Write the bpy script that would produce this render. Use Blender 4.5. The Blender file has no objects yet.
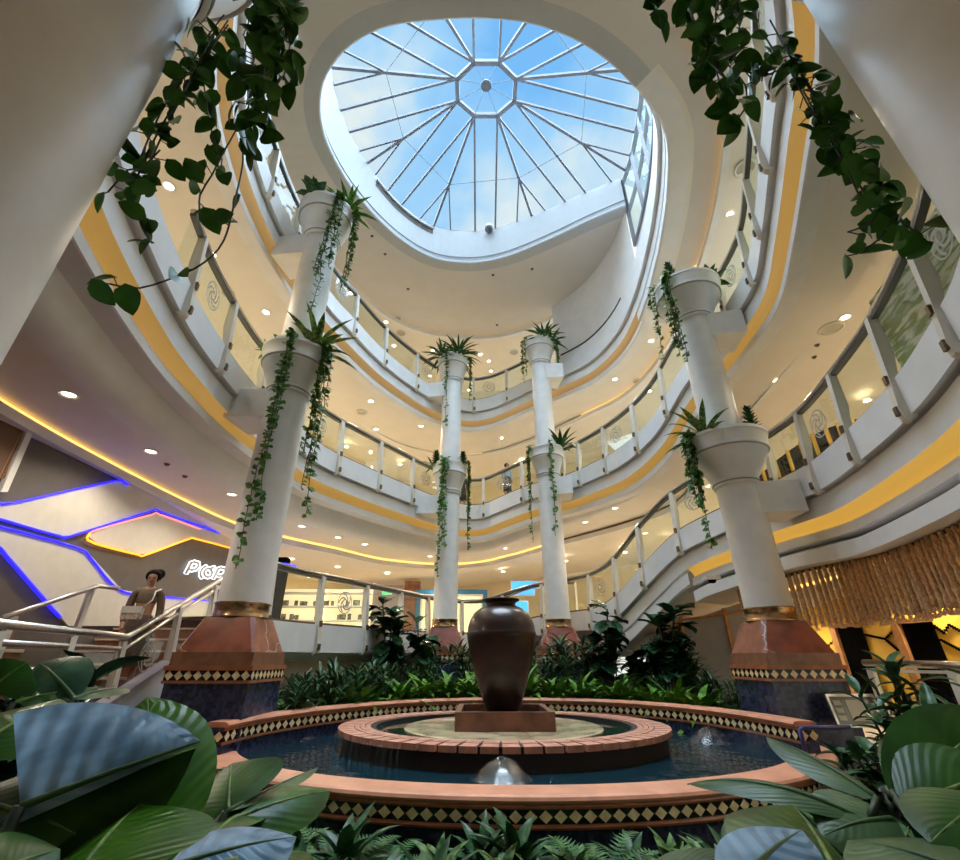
import bpy, bmesh, math, random
from mathutils import Vector, Matrix, noise
from mathutils.bvhtree import BVHTree
# One scene unit is 1.2 m; z = 0 is the eye level of the photographer, the garden path lies at z = -1.5
PI = math.pi
sc = bpy.context.scene
COL = sc.collection
R = random.Random(7)
FPX = 460.0
PITCH = math.atan(0.5)
CP, SP = math.cos(PITCH), math.sin(PITCH)

def ray(x, y):
    a = (x - 480) / FPX; b = (430 - y) / FPX
    return Vector((a, CP - b * SP, SP + b * CP))
def at(x, y, Y):
    r = ray(x, y); return r * (Y / r.y)
def atz(x, y, Z):
    r = ray(x, y); return r * (Z / r.z)
def on_plane(x, y, p0, nrm):
    r = ray(x, y); return r * (p0.dot(nrm) / r.dot(nrm))
def proj(p):
    D = p[1] * CP + p[2] * SP
    return (480 + FPX * p[0] / D, 430 - FPX * (p[2] * CP - p[1] * SP) / D)

# ------------------------------------------------------------------ materials
MATS = {}
def nodes_of(name):
    m = bpy.data.materials.new(name); m.use_nodes = True
    nt = m.node_tree; b = nt.nodes['Principled BSDF']
    MATS[name] = m
    return m, nt, b
def noise_color(nt, c1, c2, scale, detail=3, coord='Object', lo=.35, hi=.65):
    tc = nt.nodes.new('ShaderNodeTexCoord'); n = nt.nodes.new('ShaderNodeTexNoise')
    n.inputs['Scale'].default_value = scale; n.inputs['Detail'].default_value = detail
    nt.links.new(tc.outputs[coord], n.inputs['Vector'])
    r = nt.nodes.new('ShaderNodeValToRGB')
    r.color_ramp.elements[0].position = lo; r.color_ramp.elements[1].position = hi
    r.color_ramp.elements[0].color = (*c1, 1); r.color_ramp.elements[1].color = (*c2, 1)
    nt.links.new(n.outputs['Fac'], r.inputs['Fac'])
    return tc, n, r
def add_bump(nt, b, src, strength, dist=.02):
    bp = nt.nodes.new('ShaderNodeBump'); bp.inputs['Strength'].default_value = strength
    bp.inputs['Distance'].default_value = dist
    nt.links.new(src, bp.inputs['Height']); nt.links.new(bp.outputs['Normal'], b.inputs['Normal'])
def mat(name, c, rough=.5, metal=0.0, var=.06, scale=6, bump=0, spec=.5, coat=0):
    m, nt, b = nodes_of(name)
    c1 = tuple(max(0, v * (1 - var)) for v in c); c2 = tuple(min(1, v * (1 + var)) for v in c)
    tc, n, r = noise_color(nt, c1, c2, scale)
    nt.links.new(r.outputs['Color'], b.inputs['Base Color'])
    b.inputs['Roughness'].default_value = rough; b.inputs['Metallic'].default_value = metal
    b.inputs['Specular IOR Level'].default_value = spec; b.inputs['Coat Weight'].default_value = coat
    if bump: add_bump(nt, b, n.outputs['Fac'], bump)
    return m
def emit(name, c, s, base=None):
    m, nt, b = nodes_of(name)
    b.inputs['Base Color'].default_value = (*(base or c), 1)
    b.inputs['Emission Color'].default_value = (*c, 1); b.inputs['Emission Strength'].default_value = s
    b.inputs['Roughness'].default_value = .4
    return m
def glass(name, tint=(.93, .97, .95), refl=.06, rough=.02, fres=.09):
    m, nt, b = nodes_of(name)
    nt.nodes.remove(b)
    out = nt.nodes['Material Output']
    t = nt.nodes.new('ShaderNodeBsdfTransparent'); t.inputs['Color'].default_value = (*tint, 1)
    g = nt.nodes.new('ShaderNodeBsdfGlossy'); g.inputs['Roughness'].default_value = rough
    lw = nt.nodes.new('ShaderNodeLayerWeight'); lw.inputs['Blend'].default_value = .25
    mu = nt.nodes.new('ShaderNodeMath'); mu.operation = 'MULTIPLY_ADD'
    mu.inputs[1].default_value = fres; mu.inputs[2].default_value = refl * .4
    nt.links.new(lw.outputs['Fresnel'], mu.inputs[0])
    mx = nt.nodes.new('ShaderNodeMixShader')
    nt.links.new(mu.outputs[0], mx.inputs[0]); nt.links.new(t.outputs[0], mx.inputs[1]); nt.links.new(g.outputs[0], mx.inputs[2])
    nt.links.new(mx.outputs[0], out.inputs['Surface'])
    return m
def leaf_mat(name, c1, c2, rough=.35, scale=9, vein=None):
    m, nt, b = nodes_of(name)
    tc, n, r = noise_color(nt, c1, c2, scale, 2)
    nt.links.new(r.outputs['Color'], b.inputs['Base Color'])
    b.inputs['Roughness'].default_value = rough; b.inputs['Specular IOR Level'].default_value = .22
    if vein:
        uv = nt.nodes.new('ShaderNodeUVMap')
        sep = nt.nodes.new('ShaderNodeSeparateXYZ'); nt.links.new(uv.outputs['UV'], sep.inputs[0])
        # ribs run slanted from the midrib: v (along) - |u| * slant
        ab = nt.nodes.new('ShaderNodeMath'); ab.operation = 'ABSOLUTE'; nt.links.new(sep.outputs['X'], ab.inputs[0])
        ma = nt.nodes.new('ShaderNodeMath'); ma.operation = 'MULTIPLY_ADD'; ma.inputs[1].default_value = -vein[1]
        nt.links.new(ab.outputs[0], ma.inputs[0]); nt.links.new(sep.outputs['Y'], ma.inputs[2])
        mu = nt.nodes.new('ShaderNodeMath'); mu.operation = 'MULTIPLY'; mu.inputs[1].default_value = vein[0] * 2 * PI
        nt.links.new(ma.outputs[0], mu.inputs[0])
        si = nt.nodes.new('ShaderNodeMath'); si.operation = 'SINE'; nt.links.new(mu.outputs[0], si.inputs[0])
        add_bump(nt, b, si.outputs[0], vein[2], .01)
    return m

WHITE = mat('white_plaster', (.80, .80, .80), .55, var=.03, scale=3)
DRUMW = mat('drum_white_dimmed', (.48, .50, .52), .6, var=.02)  # white of the drum darkened in colour against the strong daylight on it
ROOFC = mat('ceiling_paint_dimmed', (.66, .63, .60), .7, var=.02, scale=2)  # ceiling paint with a darker colour, offsets bounce light on the roof slab
CEIL = mat('ceiling_paint', (.80, .765, .70), .7, var=.02, scale=2)
FLOORM = mat('cream_floor_tile', (.72, .64, .52), .35, var=.08, scale=3)
WALLM = mat('cream_wall_paint', (.80, .69, .48), .6, var=.05, scale=1.2)
SHAFT = mat('column_paint', (.80, .80, .79), .45, var=.04, scale=4, bump=.05)
STEEL = mat('brushed_steel', (.62, .60, .58), .28, 1.0, var=.1, scale=20)
DSTEEL = mat('dark_steel', (.10, .095, .09), .35, .8)
POSTM = mat('cream_metal_post', (.72, .68, .60), .4, var=.04)
CLIPM = mat('bronze_clip', (.16, .11, .07), .35, .7)
GLASS = glass('balustrade_glass')
SKYGLASS = glass('skylight_glass', (.96, .985, 1.0), .0, .0, .02)
FRAMEM = mat('skylight_aluminium', (.20, .21, .25), .5, .1)
GOLD = emit('cove_glow_gold', (1.0, .56, .08), .46, (.50, .36, .18))  # cove plaster glows itself, standing for the light of a hidden LED
GOLDMID = emit('cove_glow_honey', (1.0, .56, .10), .27, (.52, .39, .21))
GOLDDIM = emit('cove_glow_amber', (1.0, .56, .14), .19, (.55, .42, .27))
GOLDLINE = emit('cove_glow_line', (1.0, .60, .16), 1.7)  # step face glows itself in place of the hidden LED strip
LAMP = emit('lamp_warm_white', (1.0, .82, .55), 9)
FROST = mat('frosted_decal', (.42, .42, .38), .6)
TERRA = mat('terracotta_coping', (.62, .28, .17), .42, var=.14, scale=5, bump=.06)
TERRALINE = mat('terracotta_trim', (.36, .13, .06), .35, var=.2, scale=8)
TILEBLK = mat('black_tile', (.012, .012, .016), .2)
TILECRM = mat('cream_diamond_tile', (.92, .78, .48), .3, var=.14, scale=20)
BRONZE = mat('bronze_collar', (.42, .27, .15), .25, .9, var=.25, scale=6)
BROWNST = mat('brown_stone_band', (.25, .125, .07), .35, var=.2, scale=8)
BRICK = mat('pale_red_brick', (.48, .23, .16), .6, var=.22, scale=9, bump=.2)
MORTAR = mat('dark_mortar', (.018, .013, .012), .8)
JARM = mat('dark_brown_glaze', (.022, .008, .005), .30, var=.5, scale=5, bump=.12, coat=.1)
TRAYM = mat('rusty_brown_tray', (.16, .065, .04), .45, var=.3, scale=5, bump=.1)
DISCM = mat('cream_stone_disc', (.50, .41, .26), .08, var=.3, scale=3)
SOILM = mat('dark_soil', (.022, .016, .012), .9, var=.4, scale=14, bump=.4)
PATHM = mat('dark_path', (.09, .07, .06), .6, var=.2)
WOOD = mat('orange_brown_wood', (.45, .22, .08), .4, var=.2, scale=10)
GREYPAN = mat('grey_wall_panel', (.42, .42, .43), .6, var=.04)
YELLOW = mat('yellow_wall_paint', (.85, .52, .07), .55, var=.1, scale=2)
BLACKM = mat('black_gloss', (.002, .002, .002), .9, spec=.02)
ROPEM = mat('natural_rope', (.55, .35, .19), .85, var=.22, scale=30, bump=.5)
NEONBASE = mat('dark_taupe_wall', (.11, .095, .085), .6, var=.06)
NEONPAN = mat('warm_white_panel', (.72, .69, .63), .4, var=.03)
LEDBLUE = emit('led_blue', (.02, .015, 1.0), 1.8)
LEDORANGE = emit('led_orange', (1.0, .36, .02), 2.0)
LEDPINK = emit('led_pink', (1.0, .30, .28), 1.2)
LEDWHITE = emit('sign_led_white', (.85, .93, 1.0), 2.2)
SIGNFACE = mat('sign_letter_face', (.45, .42, .40), .5)
STEPM = mat('brown_marble_step', (.23, .10, .055), .3, var=.3, scale=6)
NOSING = mat('pale_step_nosing', (.62, .53, .40), .4)
COPPUR = mat('grey_stone_coping', (.34, .29, .31), .35, var=.1)
WOODDK = mat('dark_fretwork', (.10, .045, .025), .5)
BLUEFR = mat('blue_shopfront_paint', (.03, .17, .38), .4)
SHOPLIT = emit('lit_shop_interior', (1.0, .80, .48), .95)
SCREEN = emit('blue_screen', (.06, .35, .95), 1.3)
EXITG = emit('green_exit_face', (.02, .75, .35), 1.6)
PURPLE = mat('lilac_wall', (.45, .42, .55), .6)
PIPEBL = mat('blue_pipe_paint', (.02, .03, .16), .35)
PLAQUE = mat('grey_plaque', (.20, .20, .18), .25, var=.2)
PLAQUELT = mat('plaque_inset', (.42, .38, .30), .4)
SKIN = mat('skin_tone', (.45, .24, .15), .5, var=.05)
HAIR = mat('black_hair', (.008, .006, .005), .8, spec=.1)
DRESS = mat('brown_ribbed_dress', (.17, .12, .085), .8, var=.15, scale=40)
BAGM = mat('patterned_bag', (.62, .55, .48), .6, var=.4, scale=30)
WHITESTRAP = mat('white_strap', (.8, .78, .74), .5)
SHIRTBL = mat('grey_blue_shirt', (.32, .42, .55), .8)
SHIRTDK = mat('dark_coat', (.03, .03, .04), .8)
PALMWALL = None

# marble with pale veins
def marble():
    m, nt, b = nodes_of('red_brown_marble')
    tc, n, r = noise_color(nt, (.16, .045, .026), (.29, .085, .048), 4, 5)
    v = nt.nodes.new('ShaderNodeTexVoronoi'); v.feature = 'DISTANCE_TO_EDGE'; v.inputs['Scale'].default_value = 1.7
    n2 = nt.nodes.new('ShaderNodeTexNoise'); n2.inputs['Scale'].default_value = 2.5; n2.inputs['Detail'].default_value = 4
    nt.links.new(tc.outputs['Object'], n2.inputs['Vector'])
    mx = nt.nodes.new('ShaderNodeMix'); mx.data_type = 'VECTOR'; mx.inputs[0].default_value = .35
    nt.links.new(tc.outputs['Object'], mx.inputs[4]); nt.links.new(n2.outputs['Color'], mx.inputs[5])
    nt.links.new(mx.outputs[1], v.inputs['Vector'])
    rr = nt.nodes.new('ShaderNodeValToRGB'); rr.color_ramp.elements[0].position = .0; rr.color_ramp.elements[1].position = .010
    rr.color_ramp.elements[0].color = (1, 1, 1, 1); rr.color_ramp.elements[1].color = (0, 0, 0, 1)
    nt.links.new(v.outputs['Distance'], rr.inputs['Fac'])
    mc = nt.nodes.new('ShaderNodeMix'); mc.data_type = 'RGBA'
    nt.links.new(rr.outputs['Color'], mc.inputs[0]); nt.links.new(r.outputs['Color'], mc.inputs[6]); mc.inputs[7].default_value = (.62, .50, .36, 1)
    nt.links.new(mc.outputs[2], b.inputs['Base Color']); b.inputs['Roughness'].default_value = .22
    return m
MARBLE = marble()
def mosaic(name, c1, c2, grout, scale, rough=.25):
    m, nt, b = nodes_of(name)
    tc = nt.nodes.new('ShaderNodeTexCoord')
    v = nt.nodes.new('ShaderNodeTexVoronoi'); v.distance = 'CHEBYCHEV'
    v.inputs['Scale'].default_value = scale; v.inputs['Randomness'].default_value = 0
    nt.links.new(tc.outputs['Object'], v.inputs['Vector'])
    sp = nt.nodes.new('ShaderNodeSeparateXYZ'); nt.links.new(v.outputs['Color'], sp.inputs[0])
    r = nt.nodes.new('ShaderNodeValToRGB'); r.color_ramp.elements[0].color = (*c1, 1); r.color_ramp.elements[1].color = (*c2, 1)
    nt.links.new(sp.outputs['X'], r.inputs['Fac'])
    nt.links.new(r.outputs['Color'], b.inputs['Base Color'])
    b.inputs['Roughness'].default_value = rough
    return m
MOSAIC = mosaic('dark_blue_mosaic', (.012, .016, .045), (.05, .065, .14), (.02, .02, .03), 26)
def fret():
    m, nt, b = nodes_of('brown_fretwork')
    tc = nt.nodes.new('ShaderNodeTexCoord')
    br = nt.nodes.new('ShaderNodeTexBrick'); br.inputs['Scale'].default_value = 14
    br.inputs['Color1'].default_value = (.02, .01, .006, 1); br.inputs['Color2'].default_value = (.03, .015, .01, 1)
    br.inputs['Mortar'].default_value = (.30, .15, .07, 1); br.inputs['Mortar Size'].default_value = .05
    nt.links.new(tc.outputs['Object'], br.inputs['Vector']); nt.links.new(br.outputs['Color'], b.inputs['Base Color'])
    return m
FRET = fret()
def water_mat(name, c, bumps, scale):
    m, nt, b = nodes_of(name)
    b.inputs['Base Color'].default_value = (*c, 1); b.inputs['Roughness'].default_value = .04
    b.inputs['IOR'].default_value = 1.45; b.inputs['Specular IOR Level'].default_value = .7
    tc = nt.nodes.new('ShaderNodeTexCoord'); n = nt.nodes.new('ShaderNodeTexNoise')
    n.inputs['Scale'].default_value = scale; n.inputs['Detail'].default_value = 3
    nt.links.new(tc.outputs['Object'], n.inputs['Vector'])
    add_bump(nt, b, n.outputs['Fac'], bumps, .05)
    return m
WATER = water_mat('dark_blue_water', (.007, .028, .040), .32, 6)
WATERIN = water_mat('dark_green_water', (.008, .03, .024), .08, 3)
BELL = glass('water_bell', (.90, .95, .98), .06, .2, .12)
LEAF_BRIGHT = leaf_mat('bright_green_leaf', (.03, .12, .012), (.13, .29, .035), .35, 14)
LEAF_DARK = leaf_mat('dark_green_leaf', (.014, .055, .022), (.06, .14, .06), .32, 16)
LEAF_FIG = leaf_mat('fig_leaf', (.010, .045, .022), (.03, .10, .05), .25, 8)
LEAF_VAR = leaf_mat('pale_variegated_leaf', (.015, .065, .015), (.16, .28, .09), .4, 26)
LEAF_FERN = leaf_mat('fern_green', (.02, .085, .025), (.05, .15, .04), .5, 14)
LEAF_VINE = leaf_mat('small_vine_leaf', (.04, .13, .02), (.12, .26, .06), .4, 12)
LEAF_POTHOS = leaf_mat('pothos_leaf', (.020, .10, .008), (.06, .20, .02), .42, 7)
LEAF_STRIPE = leaf_mat('striped_leaf', (.03, .09, .02), (.22, .32, .08), .4, 16)
LEAF_BIG = leaf_mat('broad_green_leaf', (.008, .048, .005), (.028, .105, .012), .30, 5, (9, .5, .05))
LEAF_LIME = leaf_mat('lime_green_leaf', (.028, .11, .006), (.075, .20, .014), .28, 5, (13, .25, .14))
LEAF_SHEEN = leaf_mat('leaf_sky_sheen', (.10, .20, .30), (.26, .43, .60), .28, 9, (7, .25, .35))  # blue sky reflection put into the colour of the leaf
LEAF_GREY2 = leaf_mat('grey_green_leaf', (.022, .070, .022), (.07, .14, .055), .33, 5, (9, .5, .08))
STEMM = mat('brown_stem', (.06, .045, .02), .7)
STEMG = mat('dark_green_stem', (.012, .03, .012), .5)

# ------------------------------------------------------------------ mesh helpers
def obj(name, bm, m, parent=None, smooth=False, w=False):
    me = bpy.data.meshes.new(name); bm.normal_update(); bm.to_mesh(me); bm.free()
    for mm in (m if isinstance(m, (list, tuple)) else [m]): me.materials.append(mm)
    if smooth:
        for p in me.polygons: p.use_smooth = True
    o = bpy.data.objects.new(name, me); COL.objects.link(o)
    if parent is not None:
        o.parent = parent
        if w: o.matrix_parent_inverse = Matrix.Translation(-parent.location)   # shape given in scene coordinates
    return o
def mesh_obj(name, vs, fs, m, parent=None, smooth=False, mi=None, w=False):
    me = bpy.data.meshes.new(name); me.from_pydata([tuple(v) for v in vs], [], fs); me.update()
    for mm in (m if isinstance(m, (list, tuple)) else [m]): me.materials.append(mm)
    if mi: me.polygons.foreach_set('material_index', mi)
    if smooth: me.polygons.foreach_set('use_smooth', [True] * len(me.polygons))
    o = bpy.data.objects.new(name, me); COL.objects.link(o)
    if parent is not None:
        o.parent = parent
        if w: o.matrix_parent_inverse = Matrix.Translation(-parent.location)
    return o
def tag(o, label=None, cat=None, group=None, kind=None):
    if label: o['label'] = label
    if cat: o['category'] = cat
    if group: o['group'] = group
    if kind: o['kind'] = kind
    return o
def thing(name, label, cat, loc=(0, 0, 0), rz=0, group=None):
    o = bpy.data.objects.new(name, None); COL.objects.link(o)
    o.location = loc; o.rotation_euler = (0, 0, rz); o.empty_display_size = .1
    return tag(o, label, cat, group, 'thing')
def copy_tree(o, parent=None):
    c = o.copy(); COL.objects.link(c); c.parent = parent
    for ch in list(o.children): copy_tree(ch, c)
    return c
def box(bm, c, s, rot=None):
    c = Vector(c); vs = []
    for dx in (-1, 1):
        for dy in (-1, 1):
            for dz in (-1, 1):
                v = Vector((dx * s[0] / 2, dy * s[1] / 2, dz * s[2] / 2))
                if rot is not None: v = rot @ v
                vs.append(bm.verts.new(c + v))
    for f in ((0, 1, 3, 2), (4, 6, 7, 5), (0, 4, 5, 1), (2, 3, 7, 6), (0, 2, 6, 4), (1, 5, 7, 3)):
        bm.faces.new([vs[i] for i in f])
def tube(bm, pts, r, n=8, cap=True, rs=None):
    pts = [Vector(p) for p in pts]; rings = []
    up0 = None
    for i, p in enumerate(pts):
        t = (pts[min(i + 1, len(pts) - 1)] - pts[max(i - 1, 0)]).normalized()
        if up0 is None: up0 = Vector((0, 0, 1)) if abs(t.z) < .9 else Vector((1, 0, 0))
        s = t.cross(up0).normalized(); u = s.cross(t).normalized(); up0 = u
        rr = rs[i] if rs else r
        rings.append([bm.verts.new(p + (s * math.cos(2 * PI * k / n) + u * math.sin(2 * PI * k / n)) * rr) for k in range(n)])
    for a, b in zip(rings, rings[1:]):
        for k in range(n): bm.faces.new((a[k], a[(k + 1) % n], b[(k + 1) % n], b[k]))
    if cap and n > 2:
        bm.faces.new(list(reversed(rings[0]))); bm.faces.new(rings[-1])
def lathe(bm, prof, n=40, c=(0, 0, 0), sx=1, sy=1, closed=False):
    rings = []
    for r, z in prof:
        if r < 1e-5: rings.append([bm.verts.new((c[0], c[1], c[2] + z))] * n)
        else: rings.append([bm.verts.new((c[0] + r * sx * math.cos(2 * PI * k / n), c[1] + r * sy * math.sin(2 * PI * k / n), c[2] + z)) for k in range(n)])
    prs = list(zip(rings, rings[1:]))
    if closed: prs.append((rings[-1], rings[0]))
    for a, b in prs:
        for k in range(n):
            q = []
            for v in (a[k], a[(k + 1) % n], b[(k + 1) % n], b[k]):
                if v not in q: q.append(v)
            if len(q) > 2: bm.faces.new(q)
def poly_prism(bm, pts, d, ext):
    """polygon of 3D points extruded by vector ext"""
    a = [bm.verts.new(p) for p in pts]; b = [bm.verts.new(Vector(p) + ext) for p in pts]
    n = len(a)
    bm.faces.new(a); bm.faces.new(list(reversed(b)))
    for k in range(n): bm.faces.new((a[k], b[k], b[(k + 1) % n], a[(k + 1) % n]))
def catmull(P, step):
    """resample a list of tuples (first three are xyz) along a Catmull-Rom spline; returns samples and the index of each control point"""
    out, idx = [], []
    n = len(P)
    for i in range(n - 1):
        p0, p1, p2, p3 = P[max(i - 1, 0)], P[i], P[i + 1], P[min(i + 2, n - 1)]
        L = math.dist(p1[:3], p2[:3]); k = max(1, int(round(L / step)))
        idx.append(len(out))
        for j in range(k):
            t = j / k
            out.append(tuple(.5 * (2 * b + (c - a) * t + (2 * a - 5 * b + 4 * c - d) * t * t + (3 * b - a - 3 * c + d) * t ** 3) for a, b, c, d in zip(p0, p1, p2, p3)))
    idx.append(len(out)); out.append(tuple(P[-1]))
    return out, idx
ORD = ['', 'second ', 'third ', 'fourth ', 'fifth ', 'sixth ', 'seventh ', 'eighth ', 'ninth ', 'tenth ', 'eleventh ', 'twelfth ', 'thirteenth ', 'fourteenth ', 'fifteenth ', 'sixteenth ', 'seventeenth ', 'eighteenth ', 'nineteenth ', 'twentieth ']
def ordw(i):
    if i < 20: return ORD[i]
    u = ['', 'first ', 'second ', 'third ', 'fourth ', 'fifth ', 'sixth ', 'seventh ', 'eighth ', 'ninth ']
    t, r = divmod(i + 1, 10)
    if r == 0: return {3: 'thirtieth ', 4: 'fortieth ', 5: 'fiftieth ', 6: 'sixtieth ', 7: 'seventieth ', 8: 'eightieth ', 9: 'ninetieth '}[t]
    return {2: 'twenty', 3: 'thirty', 4: 'forty', 5: 'fifty', 6: 'sixty', 7: 'seventy', 8: 'eighty', 9: 'ninety'}[t] + '-' + u[r]
def number_labels(objs, desc, tail, where='from the left'):
    """unique labels counted along the row as the photograph shows it"""
    objs = sorted(objs, key=lambda o: proj(o.location)[0])
    for i, o in enumerate(objs):
        first = 'leftmost' if i == 0 else None
        o['label'] = (f'leftmost {desc} {tail}' if i == 0 else f'{ordw(i)}{desc} {where} {tail}')
# ------------------------------------------------------------------ the spiral of balconies: inner edge (x, y, floor z, distance of the ceiling cove)
SPINE = [
 ('ground', [(-3.55, 7.6, .62, 2.0), (-3.3, 8.6, .62, 2.0), (-2.72, 9.75, .62, 2.0), (-2.02, 10.9, .62, 2.0), (-1.3, 12.0, .62, 2.0), (-.5, 13.0, .64, 2.0), (.1, 13.3, .68, 2.0), (.6, 13.05, .8, 2.0), (1.42, 12.45, .98, 1.8), (2.25, 11.85, 1.06, 1.6)]),
 ('ramp', [(2.72, 11.35, 1.1, 1.6), (3.15, 10.95, 1.35, 1.5), (3.65, 10.1, 1.95, 1.3), (4.08, 9.35, 2.38, 1.2), (4.46, 8.35, 2.52, 1.2)]),
 ('right', [(4.68, 7.3, 2.57, 1.2), (4.70, 6.6, 2.6, 1.2), (4.6, 5.65, 2.6, 1.2), (4.26, 4.1, 2.66, 1.2), (3.92, 3.1, 2.74, 1.2), (3.6, 2.4, 2.8, 1.2)]),
 ('front', [(2.9, 1.4, 2.95, 1.2), (1.8, .6, 3.15, 1.2), (.4, .2, 3.35, 1.2), (-1.0, .4, 3.6, 1.2), (-2.2, 1.2, 3.8, 1.5), (-3.0, 2.5, 3.95, 1.7)]),
 ('left', [(-3.5, 4.1, 4.0, 1.76), (-3.65, 5.1, 4.0, 1.76), (-3.7, 6.24, 4.0, 1.74), (-3.55, 7.6, 4.0, 1.84), (-3.29, 8.75, 4.0, 1.92), (-2.76, 9.73, 4.0, 1.9), (-2.11, 10.78, 4.0, 1.8)]),
 ('back', [(-1.37, 11.86, 4.0, 2.0), (-.55, 12.95, 4.07, 2.0), (.1, 13.28, 4.18, 2.0), (.55, 13.02, 4.28, 2.0), (1.42, 12.4, 4.45, 1.8), (2.32, 11.75, 4.5, 1.6), (2.87, 10.95, 4.5, 1.6)]),
 ('ramp2', [(3.4, 9.85, 4.52, 1.5), (4.05, 9.35, 5.05, 1.3), (4.46, 8.5, 5.72, 1.2), (4.75, 7.6, 6.02, 1.1)]),
 ('right2', [(4.80, 6.9, 6.12, 1.1), (4.68, 5.8, 6.13, 1.1), (4.2, 4.61, 6.15, 1.1), (3.65, 3.33, 6.28, 1.1), (3.4, 2.8, 6.3, 1.1)]),
 ('front2', [(2.8, 1.9, 6.45, 1.1), (1.6, 1.1, 6.7, 1.1), (.3, .8, 6.95, 1.1), (-1.1, 1.1, 7.2, 1.1), (-2.4, 2.0, 7.45, 1.2), (-3.3, 3.4, 7.6, 1.3)]),
 ('left2', [(-3.65, 4.5, 7.65, 1.4), (-3.77, 5.5, 7.65, 1.4), (-3.75, 6.5, 7.65, 1.4), (-3.54, 8.1, 7.65, 1.4), (-3.19, 9.1, 7.65, 1.5), (-2.78, 10.2, 7.65, 1.6)]),
 ('back2', [(-2.2, 11.3, 7.65, 1.8), (-1.41, 12.4, 7.65, 2.0), (-.45, 13.28, 7.78, 2.0), (.3, 13.4, 7.93, 2.0), (.9, 13.2, 8.08, 2.0), (1.5, 12.85, 8.2, 1.8)]),
 ('rise', [(2.42, 12.1, 8.25, 1.4), (3.3, 11.2, 8.3, 1.2), (3.85, 10.2, 8.55, 1.0), (4.1, 9.18, 9.0, .9), (4.15, 8.12, 9.45, .9), (4.05, 7.2, 9.65, .9), (3.87, 6.3, 9.85, .9), (3.5, 5.3, 10.0, .9)]),
 ('roof', [(2.75, 4.6, 10.2, 1.0), (1.9, 4.1, 10.35, 1.2), (1.05, 3.85, 10.5, 1.4), (.2, 3.8, 10.65, 1.5), (-.8, 3.9, 10.85, 1.5), (-1.75, 4.1, 11.05, 1.4), (-2.55, 4.55, 11.3, 1.3), (-3.17, 5.2, 11.55, 1.3), (-3.5, 6.0, 11.75, 1.4), (-3.55, 6.9, 11.95, 1.5), (-3.25, 8.1, 12.1, 1.8), (-2.5, 9.5, 12.25, 2.4), (-1.5, 10.4, 12.3, 3.2), (-.35, 10.62, 12.3, 3.5), (.75, 10.42, 12.32, 3.5), (2.0, 9.85, 12.4, 3.0), (3.2, 9.2, 12.5, 1.8), (4.1, 8.75, 12.55, .9)]),
]
LIFT = {('ground', 3): .02, ('ground', 4): .043, ('ground', 5): .045, ('ground', 6): .048, ('ground', 7): .06, ('ground', 8): .098, ('ground', 9): .106, ('ramp', 0): .077, ('ramp', 1): .04,
        ('back', 0): .20, ('back', 1): .20, ('back', 2): .21, ('back', 3): .24, ('back', 4): .27, ('back', 5): .27, ('back', 6): .25, ('ramp2', 0): .18, ('ramp2', 1): .12, ('back2', 5): .3, ('back2', 4): .15, ('rise', 0): .41, ('rise', 1): .35, ('rise', 2): .2,
        ('right', 0): .20, ('right', 1): .24, ('right', 2): .25, ('right', 3): .25, ('right', 4): .25, ('right', 5): .22, ('front', 0): .18, ('front', 1): .12, ('front', 2): .1, ('front', 3): .12, ('front', 4): .18, ('front', 5): .25,
        ('ramp', 3): .06, ('ramp', 4): .13, ('left', 0): .28, ('left', 1): .30, ('left', 2): .30, ('left', 3): .26, ('left', 4): .18, ('left', 5): .14, ('left', 6): .14,
        ('ramp2', 2): .10, ('ramp2', 3): .20, ('right2', 0): .26, ('right2', 1): .28, ('right2', 2): .28, ('right2', 3): .28, ('right2', 4): .25, ('front2', 0): .2, ('front2', 1): .15, ('front2', 2): .15, ('front2', 3): .2, ('front2', 4): .28, ('front2', 5): .34,
        ('left2', 0): .36, ('left2', 1): .36, ('left2', 2): .36, ('left2', 3): .30, ('left2', 4): .20, ('left2', 5): .10}
flat = []
for n_, ps in SPINE:
    for k_, (x_, y_, z_, c_) in enumerate(ps):
        f_ = (z_ + LIFT.get((n_, k_), 0)) / z_
        flat.append((x_ * f_, y_ * f_, z_ * f_ + {('right', 1): -.08, ('right', 2): -.14, ('right', 3): -.16, ('right', 4): -.16, ('right', 5): -.1}.get((n_, k_), 0), c_))
SP_PTS, SP_IDX = catmull(flat, .22)
RANGE = {}
k = 0
names = [n for n, _ in SPINE]
for n, ps in SPINE:
    RANGE[n] = [SP_IDX[k], None]; k += len(ps)
for a, b in zip(names, names[1:]): RANGE[a][1] = RANGE[b][0]
RANGE[names[-1]][1] = len(SP_PTS) - 1
NS = len(SP_PTS)
def _normals():
    T = []
    for i in range(NS):
        a = SP_PTS[max(i - 3, 0)]; b = SP_PTS[min(i + 3, NS - 1)]
        t = Vector((b[0] - a[0], b[1] - a[1], 0)).normalized(); T.append(t)
    N = []
    for i in range(NS):
        s = Vector((0, 0, 0))
        for j in range(-4, 5): s += T[min(max(i + j, 0), NS - 1)]
        s.normalize(); N.append(Vector((-s.y, s.x, 0)))
    # farther out the offset follows a smoother normal, so that the outer parts do not fold over
    F = []
    for i in range(NS):
        s = Vector((0, 0, 0))
        for j in range(-14, 15): s += N[min(max(i + j, 0), NS - 1)]
        F.append(s.normalized())
    return T, N, F
TAN, NOR, NORF = _normals()
def sp(i, n, z):
    p = SP_PTS[i]; w = min(1, max(0, (abs(n) - .6) / 2.0))
    d = (NOR[i] * (1 - w) + NORF[i] * w).normalized()
    return Vector((p[0] + d.x * n, p[1] + d.y * n, p[2] + z))
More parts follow.
